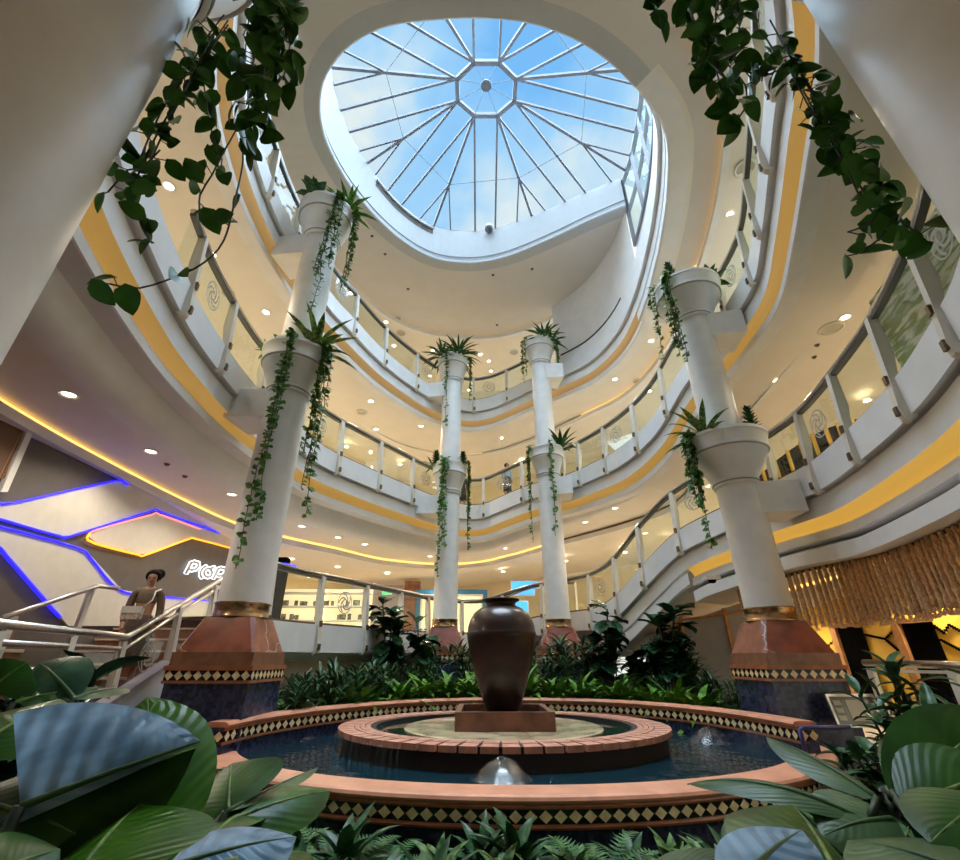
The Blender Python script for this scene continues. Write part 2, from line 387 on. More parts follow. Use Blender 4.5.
def band(name, m, rng, prof, parent=None, closed=False, smooth=False, caps=False):
    """sweep a profile of (outward distance, height above floor) along the balcony edge"""
    vs, fs = [], []
    i0, i1 = rng
    pf = prof if callable(prof) else (lambda i: prof)
    k = None
    for i in range(i0, i1 + 1):
        pr = pf(i); k = len(pr)
        vs += [sp(i, n, z) for n, z in pr]
    cols = i1 - i0 + 1
    for c in range(cols - 1):
        for j in range(k if closed else k - 1):
            a = c * k + j; b = c * k + (j + 1) % k
            fs.append((a, a + k, b + k, b))
    if caps and closed:
        fs.append(tuple(range(k))); fs.append(tuple(reversed(range((cols - 1) * k, cols * k))))
    return mesh_obj(name, vs, fs, m, parent, smooth)
def span(a, b): return (RANGE[a][0], RANGE[b][1])
def near_idx(x, y, rng):
    return min(range(rng[0], rng[1] + 1), key=lambda i: (SP_PTS[i][0] - x) ** 2 + (SP_PTS[i][1] - y) ** 2)
ceil_objs = []
def level(tn, rng, bulge=(0, 0), outer=6.5, gold=GOLD, dark_from=None, step=(1, 1), double=False, cm=CEIL):
    """one stretch of balcony: white parapet, groove, fascia, glowing cove face, lip, ceilings below, floor on top"""
    T = lambda i: (i - rng[0]) / max(1, rng[1] - rng[0])
    B = lambda i: bulge[0] + (bulge[1] - bulge[0]) * T(i)
    ST = lambda i: max(0.0, step[0] + (step[1] - step[0]) * T(i))
    root = band(f'trim_{tn}', WHITE, rng, [(-.04, -.46), (.07, -.46), (.07, -.51), (.0, -.52), (.0, -.80)], smooth=False)
    tag(root, kind='structure')
    band('parapet_panel', WHITE, rng, [(-.09, -.04), (-.09, -.48), (-.04, -.48), (-.04, -.04)], root, closed=True, caps=True)
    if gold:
        band('cove_glow', gold, rng, [(.0, -.80), (.06, -.805), (.17, -.85), (.22, -.90), (.24, -.96)], root, smooth=True)  # lit plaster face, its glow put into the material
        band('lip', WHITE, rng, [(.24, -.96), (.15, -.96), (.13, -.97), (.13, -1.10), (.15, -1.11), (.40, -1.11)], root)
    else:
        band('lower_fascia', WHITE, rng, [(.0, -.80), (.05, -.81), (.05, -.86), (.01, -.87), (.01, -1.08), (.05, -1.11), (.40, -1.11)], root)
    if double: under = lambda i: [(.40, -1.11), (.34, -1.13), (.24, -1.17), (.16, -1.2), (.10, -1.215), (.08, -1.23), (.08, -1.42), (.30, -1.42)]
    else: under = lambda i: [(.40 + d * (.2 + .8 * B(i)), -1.11 - z * B(i)) for d, z in ((0, 0), (.02, .05), (.05, .14), (.10, .25), (.20, .33), (.36, .37), (.42, .37))]
    band('soffit_curve', WHITE if (double or bulge[0]) else CEIL, rng, under, root, smooth=not double)
    N0 = lambda i: under(i)[-1][0]
    H = lambda i: under(i)[-1][1]
    cn = lambda i: max(SP_PTS[i][3], N0(i) + .02)
    c = band(f'ceiling_{tn}', cm, rng, lambda i: [(N0(i), H(i)), (cn(i) + .14, H(i))])
    tag(c, kind='structure'); ceil_objs.append(c)
    f = band(f'floor_{tn}', FLOORM, rng, [(-.04, 0), (1.5, 0), (outer + .2, 0)]); tag(f, kind='structure')
    if step == (0, 0):
        ceil_objs.append(band('outer_ceiling', CEIL, rng, lambda i: [(cn(i) + .14, H(i)), (outer + .2, H(i))], c)); return root
    mid = rng[1] if dark_from is None else dark_from
    if mid > rng[0]: band('cove_line_glow', GOLDLINE, (rng[0], mid), lambda i: [(cn(i) + .14, H(i)), (cn(i) + .14, H(i) - .07 * ST(i))], c)
    if mid < rng[1]: band('cove_gap_shade', STEPM, (mid, rng[1]), lambda i: [(cn(i) + .14, H(i)), (cn(i) + .14, H(i) - .07 * ST(i))], c)  # dark brown colour stands for the shade where the cove is unlit
    band('cove_step', WHITE, rng, lambda i: [(cn(i) + .14, H(i) - .07 * ST(i)), (cn(i) + .06, H(i) - .07 * ST(i)), (cn(i) + .06, H(i) - .2 * ST(i)), (cn(i) + .2, H(i) - .2 * ST(i))], c)
    c2 = band('outer_ceiling', CEIL, rng, lambda i: [(cn(i) + .2, H(i) - .2 * ST(i)), (outer + .2, H(i) - .2 * ST(i))], c)
    ceil_objs.append(c2)
    return root
def outer_wall(name, rng, n, z0, z1, m=WALLM):
    w = band(name, m, rng, [(n, z0), (n, z1)]); tag(w, kind='structure'); return w

ig = near_idx(4.0, 9.5, span('ramp', 'ramp'))
level(10, (RANGE['ramp'][0], ig), gold=None, step=(0, 0))
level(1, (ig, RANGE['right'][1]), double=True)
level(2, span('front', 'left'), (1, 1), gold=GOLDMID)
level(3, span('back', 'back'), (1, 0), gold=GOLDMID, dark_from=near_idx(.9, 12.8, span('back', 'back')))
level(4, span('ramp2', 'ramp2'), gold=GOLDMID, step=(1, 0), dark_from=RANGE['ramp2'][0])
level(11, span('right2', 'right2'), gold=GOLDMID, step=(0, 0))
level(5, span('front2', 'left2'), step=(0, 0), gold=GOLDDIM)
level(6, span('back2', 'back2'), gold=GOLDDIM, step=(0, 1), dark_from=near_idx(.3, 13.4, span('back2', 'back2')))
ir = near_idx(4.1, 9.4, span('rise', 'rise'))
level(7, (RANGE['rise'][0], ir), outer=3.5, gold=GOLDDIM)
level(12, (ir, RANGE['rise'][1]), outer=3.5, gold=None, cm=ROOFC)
# ground floor edge: parapet, short fascia and the retaining wall down to the planting
gr = span('ground', 'ground')
g = band('trim_8', WHITE, gr, [(-.04, -.48), (.08, -.48), (.08, -.54), (.2, -.64)]); tag(g, kind='structure')
band('parapet_panel', WHITE, gr, [(-.10, -.04), (-.10, -.50), (-.04, -.50), (-.04, -.04)], g, closed=True, caps=True)
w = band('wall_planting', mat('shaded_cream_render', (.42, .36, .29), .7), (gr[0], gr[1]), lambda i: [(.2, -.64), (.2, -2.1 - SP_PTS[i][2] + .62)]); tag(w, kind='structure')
f = band('floor_8', FLOORM, (gr[0], gr[1]), [(-.04, 0), (1.5, 0), (7.5, 0)]); tag(f, kind='structure')
# walls behind the galleries
outer_wall('wall_back', (gr[0], gr[1]), 6.3, 0, 2.3)
outer_wall('wall_right', span('ramp', 'right'), 5.2, 0, 2.4)
outer_wall('wall_front', span('front', 'front'), 5.0, -6, 6.9)
outer_wall('wall_left', span('left', 'left'), 4.2, 0, 2.6)
outer_wall('wall_back_upper', span('back', 'back'), 5.0, 0, 2.6)
outer_wall('wall_right_upper', span('ramp2', 'right2'), 4.5, 0, 2.8)
outer_wall('wall_left_top', span('front2', 'left2'), 4.5, 0, 3.4)
outer_wall('wall_back_top', span('back2', 'back2'), 5.6, 0, 3.6)
# the rising parapet beside the skylight: solid wall, handrail groove, wall above and the window band
rr = span('rise', 'rise')
ridx = [i for i in range(rr[0], rr[1] + 1) if SP_PTS[i][1] < 9.1 and SP_PTS[i][0] > 3.6]
iw = ridx[0]
ZG = 12.7
w = band('wall_rise', WHITE, rr, lambda i: [(-.04, .0), (-.04, .33), (.06, .34)]); tag(w, kind='structure')
w2 = band('upper_wall', WHITE, (rr[0], iw), lambda i: [(.02, .34), (.02, 11.9 - SP_PTS[i][2])], w)
g2 = band('handrail', DSTEEL, (rr[0] + 1, near_idx(3.95, 9.9, rr)), [(-.05, .35), (.03, .35), (.03, .39), (-.05, .39)], w, closed=True, caps=True)
w3 = band('window_sill', WHITE, (iw, rr[1]), lambda i: [(.06, .34), (.12, .34), (.12, 1.0), (.16, 1.0)], w)

# ------------------------------------------------------------------ roof slab with the drum of the skylight
ro = span('roof', 'roof')
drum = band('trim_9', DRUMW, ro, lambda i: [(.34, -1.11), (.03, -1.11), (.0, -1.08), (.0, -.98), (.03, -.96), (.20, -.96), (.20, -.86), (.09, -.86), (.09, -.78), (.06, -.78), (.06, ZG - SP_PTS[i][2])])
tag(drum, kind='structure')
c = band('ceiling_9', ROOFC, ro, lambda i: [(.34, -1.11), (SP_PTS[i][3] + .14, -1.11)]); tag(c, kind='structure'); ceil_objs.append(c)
band('cove_line_glow', GOLDLINE, ro, lambda i: [(SP_PTS[i][3] + .14, -1.11), (SP_PTS[i][3] + .14, -1.15)], c)
band('cove_step', WHITE, ro, lambda i: [(SP_PTS[i][3] + .14, -1.15), (SP_PTS[i][3] + .07, -1.15), (SP_PTS[i][3] + .07, -1.3), (SP_PTS[i][3] + .2, -1.3)], c)
c2 = band('outer_ceiling', CEIL, ro, lambda i: [(SP_PTS[i][3] + .2, -1.3), (max(7.5, SP_PTS[i][3] + 3.5), -1.3)], c); ceil_objs.append(c2)
# end face of the roof slab where it meets the window wall
e = ro[1]
mesh_obj('slab_end', [sp(e, .0, -1.11), sp(e, .9, -1.11), sp(e, .9, .15), sp(e, .0, .15)], [(0, 1, 2, 3)], WHITE, drum)

# skylight ring (plan): follows the drum and the window wall
ring = []
for i in range(ro[0], ro[1] + 1, 2): ring.append(Vector((*sp(i, .06, 0)[:2], ZG)))
wr = [i for i in range(iw, rr[1] + 1)]
SKC = Vector((.17, 7.2, 0))
def ring_hit(d):
    """where a horizontal ray from SKC along d meets the skylight ring"""
    best = None
    pts = RINGP
    for a, b in zip(pts, pts[1:] + pts[:1]):
        e1 = b - a
        den = d.x * e1.y - d.y * e1.x
        if abs(den) < 1e-9: continue
        w_ = a - RORG
        t = (w_.x * e1.y - w_.y * e1.x) / den; u = (w_.x * d.y - w_.y * d.x) / den
        if t > 0 and -1e-6 <= u <= 1 + 1e-6 and (best is None or t < best): best = t
    return RORG + d * (best or 4)
RINGP = [Vector((*sp(i, .06, 0)[:2], 0)) for i in wr[::2]] + [Vector((v.x, v.y, 0)) for v in ring]
sky_t = thing('skylight', 'round glazed skylight with white radiating bars and octagonal hub above atrium', 'skylight', (SKC.x, SKC.y, ZG))
sky_t['kind'] = 'structure'
off = -Vector((SKC.x, SKC.y, ZG))
def loc(v): return Vector(v) + off
RX, RY, ZH = .80, .66, 14.15
octv = [Vector((SKC.x + RX * 1.08 * math.cos(PI / 8 + k * PI / 4), SKC.y + RY * 1.08 * math.sin(PI / 8 + k * PI / 4), ZH)) for k in range(8)]
def dirn(a): return Vector((math.cos(a) * 1.25, math.sin(a), 0)).normalized()
def bar(name, a, b, r):
    bm = bmesh.new(); a, b = loc(a), loc(b); t = (b - a); L = t.length
    rot = t.to_track_quat('X', 'Z').to_matrix()
    box(bm, (a + b) / 2, (L, r * 2, r * 2.4), rot)
    return obj(name, bm, FRAMEM, sky_t)
for k in range(8):
    bar('hub_beam', octv[k], octv[(k + 1) % 8], .055)
    a = PI / 8 + k * PI / 4
    RORG = Vector((octv[k].x, octv[k].y, 0))
    h = ring_hit(dirn(a)); h.z = ZG
    j = octv[k].lerp(h, .60)
    bar('rib', octv[k], h, .035)
    for s in (-1, 1):
        RORG = Vector((j.x, j.y, 0)); q = ring_hit(dirn(a + s * PI / 8)); q.z = ZG
        bar('rib', j, q, .022)
        RORG = Vector((octv[k].x, octv[k].y, 0)); q = ring_hit(dirn(a + s * PI / 8)); q.z = ZG
        bar('rib', octv[k], q, .028)
    # thin purlin wires between the hips
    RORG = Vector((octv[(k + 1) % 8].x, octv[(k + 1) % 8].y, 0)); h2 = ring_hit(dirn(a + PI / 4)); h2.z = ZG
    bar('wire', j, octv[(k + 1) % 8].lerp(h2, .60), .007)
hubc = Vector((SKC.x, SKC.y, ZH + .25))
for k in range(8): bar('wire', octv[k], hubc, .006)
bm = bmesh.new(); lathe(bm, [(0, .02), (.13, .02), (.15, 0), (.15, -.05), (0, -.05)], 20, c=loc(hubc)); obj('hub_disc', bm, FRAMEM, sky_t)
vs, fs = [], []
NA = 64
for k in range(NA):
    a = 2 * PI * k / NA; d = dirn(a)
    RORG = Vector((SKC.x, SKC.y, 0)); q = ring_hit(d); q.z = ZG + .06
    o_ = Vector((SKC.x + RX * d.x / 1.0, SKC.y + RY * d.y, ZH + .05))
    vs += [loc(q), loc(o_)]
vs.append(loc(hubc + Vector((0, 0, .05))))
for k in range(NA):
    a, b = 2 * k, 2 * ((k + 1) % NA)
    fs += [(a, b, b + 1, a + 1), (a + 1, b + 1, len(vs) - 1)]
mesh_obj('glazing', vs, fs, SKYGLASS, sky_t, True)
# roof outside the glass ring
vs, fs = [], []
for i in range(0, len(RINGP)):
    p = RINGP[i]; d = (p - Vector((.3, 7.3, 0))).normalized()
    vs += [Vector((p.x, p.y, ZG)), Vector((p.x, p.y, ZG)) + d * 9]
vv = [v for v in vs]
# only behind the drum: the window side stays open to the sky
n0 = len(wr[::2])
fs = [(2 * i, 2 * i + 1, 2 * i + 3, 2 * i + 2) for i in range(n0, len(RINGP) - 1)]
rf = mesh_obj('roof', vv, fs, WHITE); tag(rf, kind='structure')
# window band beside the skylight
wt = thing('window_1', None, None, (0, 0, 0)); wt['kind'] = 'structure'
def zt(i): return ZG - SP_PTS[i][2]
band('pane', glass('window_glass', (.78, .90, .93), .2), (iw, rr[1]), lambda i: [(.10, 1.0), (.10, zt(i))], wt)
band('frame_head', FRAMEM, (iw, rr[1]), lambda i: [(.04, zt(i) - .09), (.16, zt(i) - .09), (.16, zt(i)), (.04, zt(i))], wt, closed=True, caps=True)
band('frame_sill', FRAMEM, (iw, rr[1]), lambda i: [(.05, .98), (.16, .98), (.16, 1.05), (.05, 1.05)], wt, closed=True, caps=True)
zm = lambda i: 1.0 + (zt(i) - 1.0) * .5
band('transom', FRAMEM, (iw, rr[1]), lambda i: [(.05, zm(i) - .03), (.15, zm(i) - .03), (.15, zm(i) + .03), (.05, zm(i) + .03)], wt, closed=True, caps=True)
for i in range(iw, rr[1], 4):
    band('mullion', FRAMEM, (i, i + 1), lambda q: [(.05, 1.0), (.05, zt(q))], wt)
    bm = bmesh.new(); p = sp(i, .10, 1.0); q = sp(i, .10, zt(i))
    box(bm, (p + q) / 2, (.06, .06, (q - p).length)); obj('mullion', bm, FRAMEM, wt)

# ------------------------------------------------------------------ balustrades
def emblem_bm(c, u, w, n, r):
    """round frosted swirl motif: ring and curling strokes"""
    bm = bmesh.new()
    def P(x, y): return c + u * (x * r) + w * (y * r) + n * .012
    def stroke(pts, th):
        L = []
        for i, (x, y) in enumerate(pts):
            a = pts[max(i - 1, 0)]; b = pts[min(i + 1, len(pts) - 1)]
            dx, dy = b[0] - a[0], b[1] - a[1]; l = math.hypot(dx, dy) or 1
            L.append((bm.verts.new(P(x - dy / l * th, y + dx / l * th)), bm.verts.new(P(x + dy / l * th, y - dx / l * th))))
        for a, b in zip(L, L[1:]): bm.faces.new((a[0], b[0], b[1], a[1]))
    stroke([(math.cos(t * PI / 14), math.sin(t * PI / 14)) for t in range(29)], .05)
    for k in range(5):
        a0 = k * 2 * PI / 5
        stroke([(math.cos(a0 + t * .22) * (.25 + .07 * t), math.sin(a0 + t * .22) * (.25 + .07 * t)) for t in range(10)], .07)
    stroke([(.3 * math.cos(t * PI / 8), .3 * math.sin(t * PI / 8)) for t in range(17)], .06)
    return bm
RH = .85
def balustrade(label, rng, step=5, emb=3, n0=0.0, phase=0):
    i0, i1 = rng
    base = Vector(sp((i0 + i1) // 2, 0, 0))
    root = thing('balustrade', label, 'balustrade', base)
    def par(o):
        o.matrix_parent_inverse = Matrix.Translation(-base); return o
    par(band('handrail', STEEL, rng, [(n0 + .05 * math.cos(t * PI / 4), RH + .035 * math.sin(t * PI / 4)) for t in range(8)], root, closed=True, caps=True, smooth=True))
    par(band('dark_under_rail', DSTEEL, rng, [(n0 - .045, RH - .09), (n0 + .03, RH - .09), (n0 + .03, RH - .045), (n0 - .045, RH - .045)], root, closed=True, caps=True))  # second, thinner rail of dark steel under the handrail
    par(band('bottom_channel', CLIPM, rng, [(n0 - .045, -.035), (n0 + .04, -.035), (n0 + .04, .0), (n0 - .045, .0)], root, closed=True, caps=True))
    posts = list(range(i0 + phase, i1 + 1, step))
    for q, i in enumerate(posts):
        o_, t, nn = sp(i, n0, 0), TAN[i], NOR[i]
        prof = [(-.03, RH - .04), (-.07, RH - .04), (-.13, .0), (-.17, -.40), (-.15, -.51), (-.10, -.55), (-.04, -.51), (-.04, .0), (.02, .30), (.02, RH - .04)]
        bm = bmesh.new()
        poly_prism(bm, [o_ + nn * a + Vector((0, 0, z)) - t * .045 for a, z in prof], None, t * .09)
        p = par(obj('post', bm, POSTM, root))
        for z, a in ((-.03, -.145), (-.41, -.175)):
            bm = bmesh.new(); c = o_ + nn * a + Vector((0, 0, z))
            rot = Matrix((t, nn, Vector((0, 0, 1)))).transposed()
            box(bm, c, (.055, .03, .10), rot)
            obj('clip', bm, CLIPM, p)
    ends = sorted(set([i0] + posts + [i1]))
    for q, (a, b) in enumerate(zip(ends, ends[1:])):
        if b - a < 2: continue
        gp = par(band('glass_panel', GLASS, (a, b), [(n0 - .006, .0), (n0 + .006, .0), (n0 + .006, RH - .09), (n0 - .006, RH - .09)], root, closed=True))
        if emb and q % emb == 1:
            m_ = (a + b) // 2
            c = sp(m_, n0 - .02, .40)
            obj('emblem', emblem_bm(c, TAN[m_], Vector((0, 0, 1)), -NOR[m_], .20), FROST, gp)
    return root
balustrade('glass balustrade of the ground floor curving behind the planting to the two back columns', (gr[0] + 2, gr[1] - 6), 6)
balustrade('glass balustrade climbing the white ramp behind the right column and along the lowest right balcony', (gr[1] - 6, RANGE['right'][1] + 3), 5, 3)
balustrade('glass balustrade on the middle left balcony, at the lower planter of the left column', (RANGE['front'][1] - 2, RANGE['left'][1] + 3), 6, 3, phase=2)
balustrade('short glass balustrade between the lower planters of the two back columns', (RANGE['left'][1] + 4, RANGE['back'][1] - 9), 6, 3)
balustrade('glass balustrade from the back right column up to the upper planter of the right column', (RANGE['back'][1] - 8, RANGE['right2'][1] + 3), 5, 4)
balustrade('glass balustrade on the highest left balcony, at the upper planter of the left column', (RANGE['front2'][1] - 3, RANGE['back2'][0] + 6), 6, 3, phase=1)
balustrade('short glass balustrade between the upper planters of the two back columns', (RANGE['back2'][0] + 7, RANGE['back2'][1] - 2), 6, 3)
# ------------------------------------------------------------------ columns with planters
def planter(t, Z, X0, Y0, r=.54, h=.95, a=.34):
    """tapered plaster pot around the shaft, rim at Z (relative to the column's base)"""
    prof = [(a + .01, Z - h - .03), (a + .03, Z - h - .02), (a + .04, Z - h), (a + .03, Z - h + .03), (a + .045, Z - h + .05), (a + .045, Z - h + .09), (a + .03, Z - h + .10),
            (r * .915, Z - .31), (r * .945, Z - .30), (r * .955, Z - .28), (r * .945, Z - .25), (r * .945, Z - .22), (r * .99, Z - .06), (r * 1.01, Z - .05), (r * 1.01, Z), (r * .93, Z), (r * .92, Z - .08), (a * .9, Z - .08)]
    bm = bmesh.new(); lathe(bm, prof, 48); p = obj('planter', bm, SHAFT, t, True)
    p.data.set_sharp_from_angle(angle=math.radians(40))
    bm = bmesh.new(); lathe(bm, [(r * .91, Z - .315), (r * .945, Z - .305), (r * .958, Z - .295), (r * .935, Z - .285)], 48); obj('rim_moulding', bm, mat_moulding, p, True)
    bm = bmesh.new(); lathe(bm, [(a + .035, Z - h + .035), (a + .051, Z - h + .04), (a + .051, Z - h + .05), (a + .035, Z - h + .055)], 48); obj('base_moulding', bm, mat_moulding, p, True)
    bm = bmesh.new(); lathe(bm, [(r * .925, Z - .07), (a * .9, Z - .05)], 32); obj('soil', bm, SOILM, p)
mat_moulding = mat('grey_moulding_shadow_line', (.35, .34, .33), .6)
def diamonds(bm, a, b, up, nrm, t, mi=None):
    """row of diamond tiles from a to b; t: pitch"""
    L = (b - a).length; n = max(1, int(L / t)); d = (b - a) / n; u = d.normalized(); s = min(t, L / n) * .46
    for k in range(n):
        c = a + d * (k + .5) + nrm * .004
        bm.faces.new([bm.verts.new(c + v) for v in (u * s, up * s, -u * s, -up * s)])
def column(label, X, Y, zb, Zs, beams, base=True, half=.55, top=None, r=.33, rim=.55, floor=-1.4):
    t = thing('column', label, 'column', (X, Y, floor))
    f = floor
    ztop = Zs[-1] - f - .05 if top is None else top - f
    zc = zb
    if base:
        zc0 = zb + .46; zc = zb + .65
        bm = bmesh.new(); lathe(bm, [(r + .015, zc0 - f), (r + .03, zc0 - f + .01), (r + .015, zc0 - f + .025), (r + .012, zc - f - .03), (r + .03, zc - f - .015), (r + .02, zc - f)], 40); obj('collar', bm, BRONZE, t, True)
        # marble pedestal: from the square block to the round collar
        bm = bmesh.new(); rings = []
        for hw, z, ch in ((half * .97, zb + .05, .05), (r * 1.0, zb + .46, .16)):
            c_ = hw * (1 - 1.0 * ch)
            rings.append([bm.verts.new((x * 1, y * 1, z - f)) for x, y in ((-c_, -hw), (c_, -hw), (hw, -c_), (hw, c_), (c_, hw), (-c_, hw), (-hw, c_), (-hw, -c_))])
        for k in range(8): bm.faces.new((rings[0][k], rings[0][(k + 1) % 8], rings[1][(k + 1) % 8], rings[1][k]))
        bm.faces.new(rings[1]); obj('pedestal', bm, MARBLE, t)
        bm = bmesh.new(); box(bm, (0, 0, zb - .02 - f), (half * 2, half * 2, .15)); obj('stone_band', bm, BROWNST, t)
        bm = bmesh.new(); h2 = half + .035
        box(bm, (0, 0, zb - .115 - f), (h2 * 2, h2 * 2, .05)); box(bm, (0, 0, zb - .26 - f), (h2 * 2 - .02, h2 * 2 - .02, .03)); tr = obj('terracotta_trim', bm, TERRALINE, t)
        bm = bmesh.new(); box(bm, (0, 0, zb - .195 - f), (half * 2 + .03, half * 2 + .03, .11)); tb = obj('tile_band', bm, TILEBLK, t)
        bm = bmesh.new(); q = half + .015; z = zb - .193 - f
        cs = [Vector((-q, -q, z)), Vector((q, -q, z)), Vector((q, q, z)), Vector((-q, q, z))]
        for k in range(4):
            a, b = cs[k], cs[(k + 1) % 4]; u = (b - a).normalized()
            diamonds(bm, a, b, Vector((0, 0, 1)), Vector((u.y, -u.x, 0)), .112)
        obj('diamond_tiles', bm, TILECRM, tb)
        bm = bmesh.new(); zz0, zz1 = 0, zb - .27 - f; box(bm, (0, 0, (zz0 + zz1) / 2), (half * 2, half * 2, zz1 - zz0)); obj('mosaic_block', bm, MOSAIC, t)
    bm = bmesh.new(); z0 = (zc - f) if base else 0
    lathe(bm, [(0, z0), (r, z0), (r * .985, ztop * .5), (r * .955, ztop), (0, ztop)], 48); obj('shaft', bm, SHAFT, t, True).data.set_sharp_from_angle(angle=math.radians(40))
    for Z in Zs: planter(t, Z - f, X, Y, rim, .86, r * .97)
    for Zf, (bx, by), L, wd in beams:
        d = Vector((bx, by, 0)).normalized(); s_ = Vector((-d.y, d.x, 0))
        bm = bmesh.new(); v = []
        for dist, hw in ((.1, wd), (L, wd * 1.25)):
            for zz in (Zf - .5 - f, Zf - f):
                for sg in (-1, 1): v.append(bm.verts.new(d * dist + s_ * hw * sg + Vector((0, 0, zz))))
        for q in ((0, 1, 3, 2), (4, 6, 7, 5), (0, 4, 5, 1), (2, 3, 7, 6), (0, 2, 6, 4), (1, 5, 7, 3)): bm.faces.new([v[k] for k in q])
        obj('beam', bm, SHAFT, t)
    return t
LX, LY, RXc, RYc, BLX, BRX, BY = -3.19, 6.6, 4.23, 7.2, -.86, 1.92, 12.2
column('tall white column left of the fountain, with two planters and a mosaic base', LX, LY, .03, [4.76, 8.34], [(3.93, (-1, .15), .82, .27), (7.5, (-1, .2), .80, .27)], half=.49, r=.325, rim=.555)
column('tall white column right of the fountain, with two planters and a mosaic base', RXc, RYc, .03, [3.40, 6.80], [(2.54, (1, -.05), .80, .28), (5.95, (1, -.12), .76, .28)], half=.485, r=.32, rim=.65)
column('white column behind the urn on its left side, standing before the blue shopfront', BLX, BY, .24, [4.95, 8.6], [(4.0, (-1, .12), .95, .3), (7.65, (-1, .3), .9, .3)], half=.5, r=.30, rim=.49)
column('white column behind the urn on its right side, beside the foot of the white ramp', BRX, BY, .24, [5.45, 9.25], [(4.5, (1, -.1), .62, .3), (8.28, (1, .1), .62, .3)], half=.5, r=.30, rim=.49)
fl_col = column('huge white column in the upper left corner close to the camera', -1.78, .914, 0, [4.05], [], base=False, top=5.2, floor=-1.5, r=.40, rim=.62)
column('huge white column in the upper right corner close to the camera', 1.84, .78, 0, [4.05], [], base=False, top=5.2, floor=-1.5, r=.40, rim=.62)

# faint vertical seam on the near left column
rv = ray(45, 55); cx_, cy_, rc_ = -1.78, .914, .392
A2 = rv.x ** 2 + rv.y ** 2; B2 = -2 * (rv.x * cx_ + rv.y * cy_); C2 = cx_ ** 2 + cy_ ** 2 - rc_ ** 2
tt = (-B2 - math.sqrt(max(0, B2 * B2 - 4 * A2 * C2))) / (2 * A2)
th_ = math.atan2(rv.y * tt - cy_, rv.x * tt - cx_)
bm = bmesh.new(); L_ = []
for k in range(40):
    z = .6 + k * .08; rr_ = .3985 - .018 * (z + 1.5) / 6.7 * 1.0; a_ = th_ + .006 * math.sin(k * 1.3)
    L_.append([bm.verts.new((rr_ * math.cos(a_ + d), rr_ * math.sin(a_ + d), z + 1.5)) for d in (-.010, .010)])
for a, b in zip(L_, L_[1:]): bm.faces.new((a[0], a[1], b[1], b[0]))
obj('seam', bm, mat('tan_seam', (.46, .36, .26), .7), fl_col)
# ------------------------------------------------------------------ ground
PC = Vector((.4, 7.07)); PRX, PRY = 3.7, 2.83
def soil_h(x, y):
    h = -1.34 + max(0, min(1, (y - 4.5) / 5)) * .56
    if y > 9.5: h += min(1, (y - 9.5) / 2.5) * .38
    e = ((x - PC.x) / (PRX - .1)) ** 2 + ((y - PC.y) / (PRY - .1)) ** 2
    e2 = ((x - .35) / 2.9) ** 2 + ((y - 7.0) / 2.3) ** 2
    if (e < .96 and y < 6.6) or e2 < 1: h = -1.5
    return h
bm = bmesh.new(); G = {}
nx, ny = 44, 62
for i in range(nx + 1):
    for j in range(ny + 1):
        x = -4.3 + i * 9.4 / nx; y = -1.0 + j * 14.9 / ny
        G[i, j] = bm.verts.new((x, y, soil_h(x, y) + .03 * noise.noise(Vector((x * 3, y * 3, 0)))))
for i in range(nx):
    for j in range(ny): bm.faces.new((G[i, j], G[i + 1, j], G[i + 1, j + 1], G[i, j + 1]))
gsoil = obj('ground_planting_bed', bm, SOILM); tag(gsoil, kind='structure')
bm = bmesh.new(); box(bm, (0, 3, -1.55), (34, 44, .1)); tag(obj('floor_base', bm, PATHM), kind='structure')
# right terrace and left landing
bm = bmesh.new(); box(bm, (8.9, 5.2, -1.2), (8.0, 12.5, .5)); tag(obj('floor_terrace', bm, FLOORM), kind='structure')
bm = bmesh.new(); box(bm, (-8.4, 3.0, -1.1), (8.1, 6.2, .8)); tag(obj('floor_landing', bm, STEPM), kind='structure')

# ------------------------------------------------------------------ fountain
ft = thing('fountain', 'large round fountain pool with terracotta coping and cream diamond tile band', 'fountain', (PC.x, PC.y, -1.4))
def ell(a, rx, ry, z): return Vector((PC.x + rx * math.cos(a), PC.y + ry * math.sin(a), z))
FA = [math.radians(d) for d in range(168, 374, 3)]     # front half, from the left end round the front to the right end
def sweep_path(name, path, nrm, prof, m, parent, smooth=False, caps=True, closed=True):
    vs, fs = [], []; k = len(prof)
    for p, n in zip(path, nrm):
        vs += [p + n * a + Vector((0, 0, z)) for a, z in prof]
    for i in range(len(path) - 1):
        for j in range(k if closed else k - 1):
            a = i * k + j; b = i * k + (j + 1) % k
            fs.append((a, a + k, b + k, b))
    if caps and closed: fs += [tuple(reversed(range(k))), tuple(range((len(path) - 1) * k, len(path) * k))]
    return mesh_obj(name, vs, fs, m, parent, smooth, w=True)
fpath = [ell(a, PRX, PRY, 0) for a in FA]
fn = [Vector((math.cos(a) / PRX, math.sin(a) / PRY, 0)).normalized() for a in FA]
cop = sweep_path('front_coping', fpath, fn, [(-.36, -.93), (-.36, -.905), (-.33, -.895), (-.03, -.895), (.0, -.905), (.012, -.925), (.0, -.945), (-.03, -.95)], TERRA, ft)
sweep_path('terracotta_trim', fpath, fn, [(-.10, -.95), (-.012, -.95), (-.004, -.965), (-.012, -.98), (-.10, -.98)], TERRALINE, ft)
sweep_path('terracotta_trim', fpath, fn, [(-.10, -1.07), (-.012, -1.07), (-.004, -1.085), (-.012, -1.10), (-.10, -1.10)], TERRALINE, ft)
tb = sweep_path('tile_band', fpath, fn, [(-.12, -.98), (-.03, -.98), (-.03, -1.07), (-.12, -1.07)], TILEBLK, ft)
bm = bmesh.new()
L = [0]
fine = [ell(math.radians(168 + 205 * i / 600), PRX - .026, PRY - .026, -1.025) for i in range(601)]
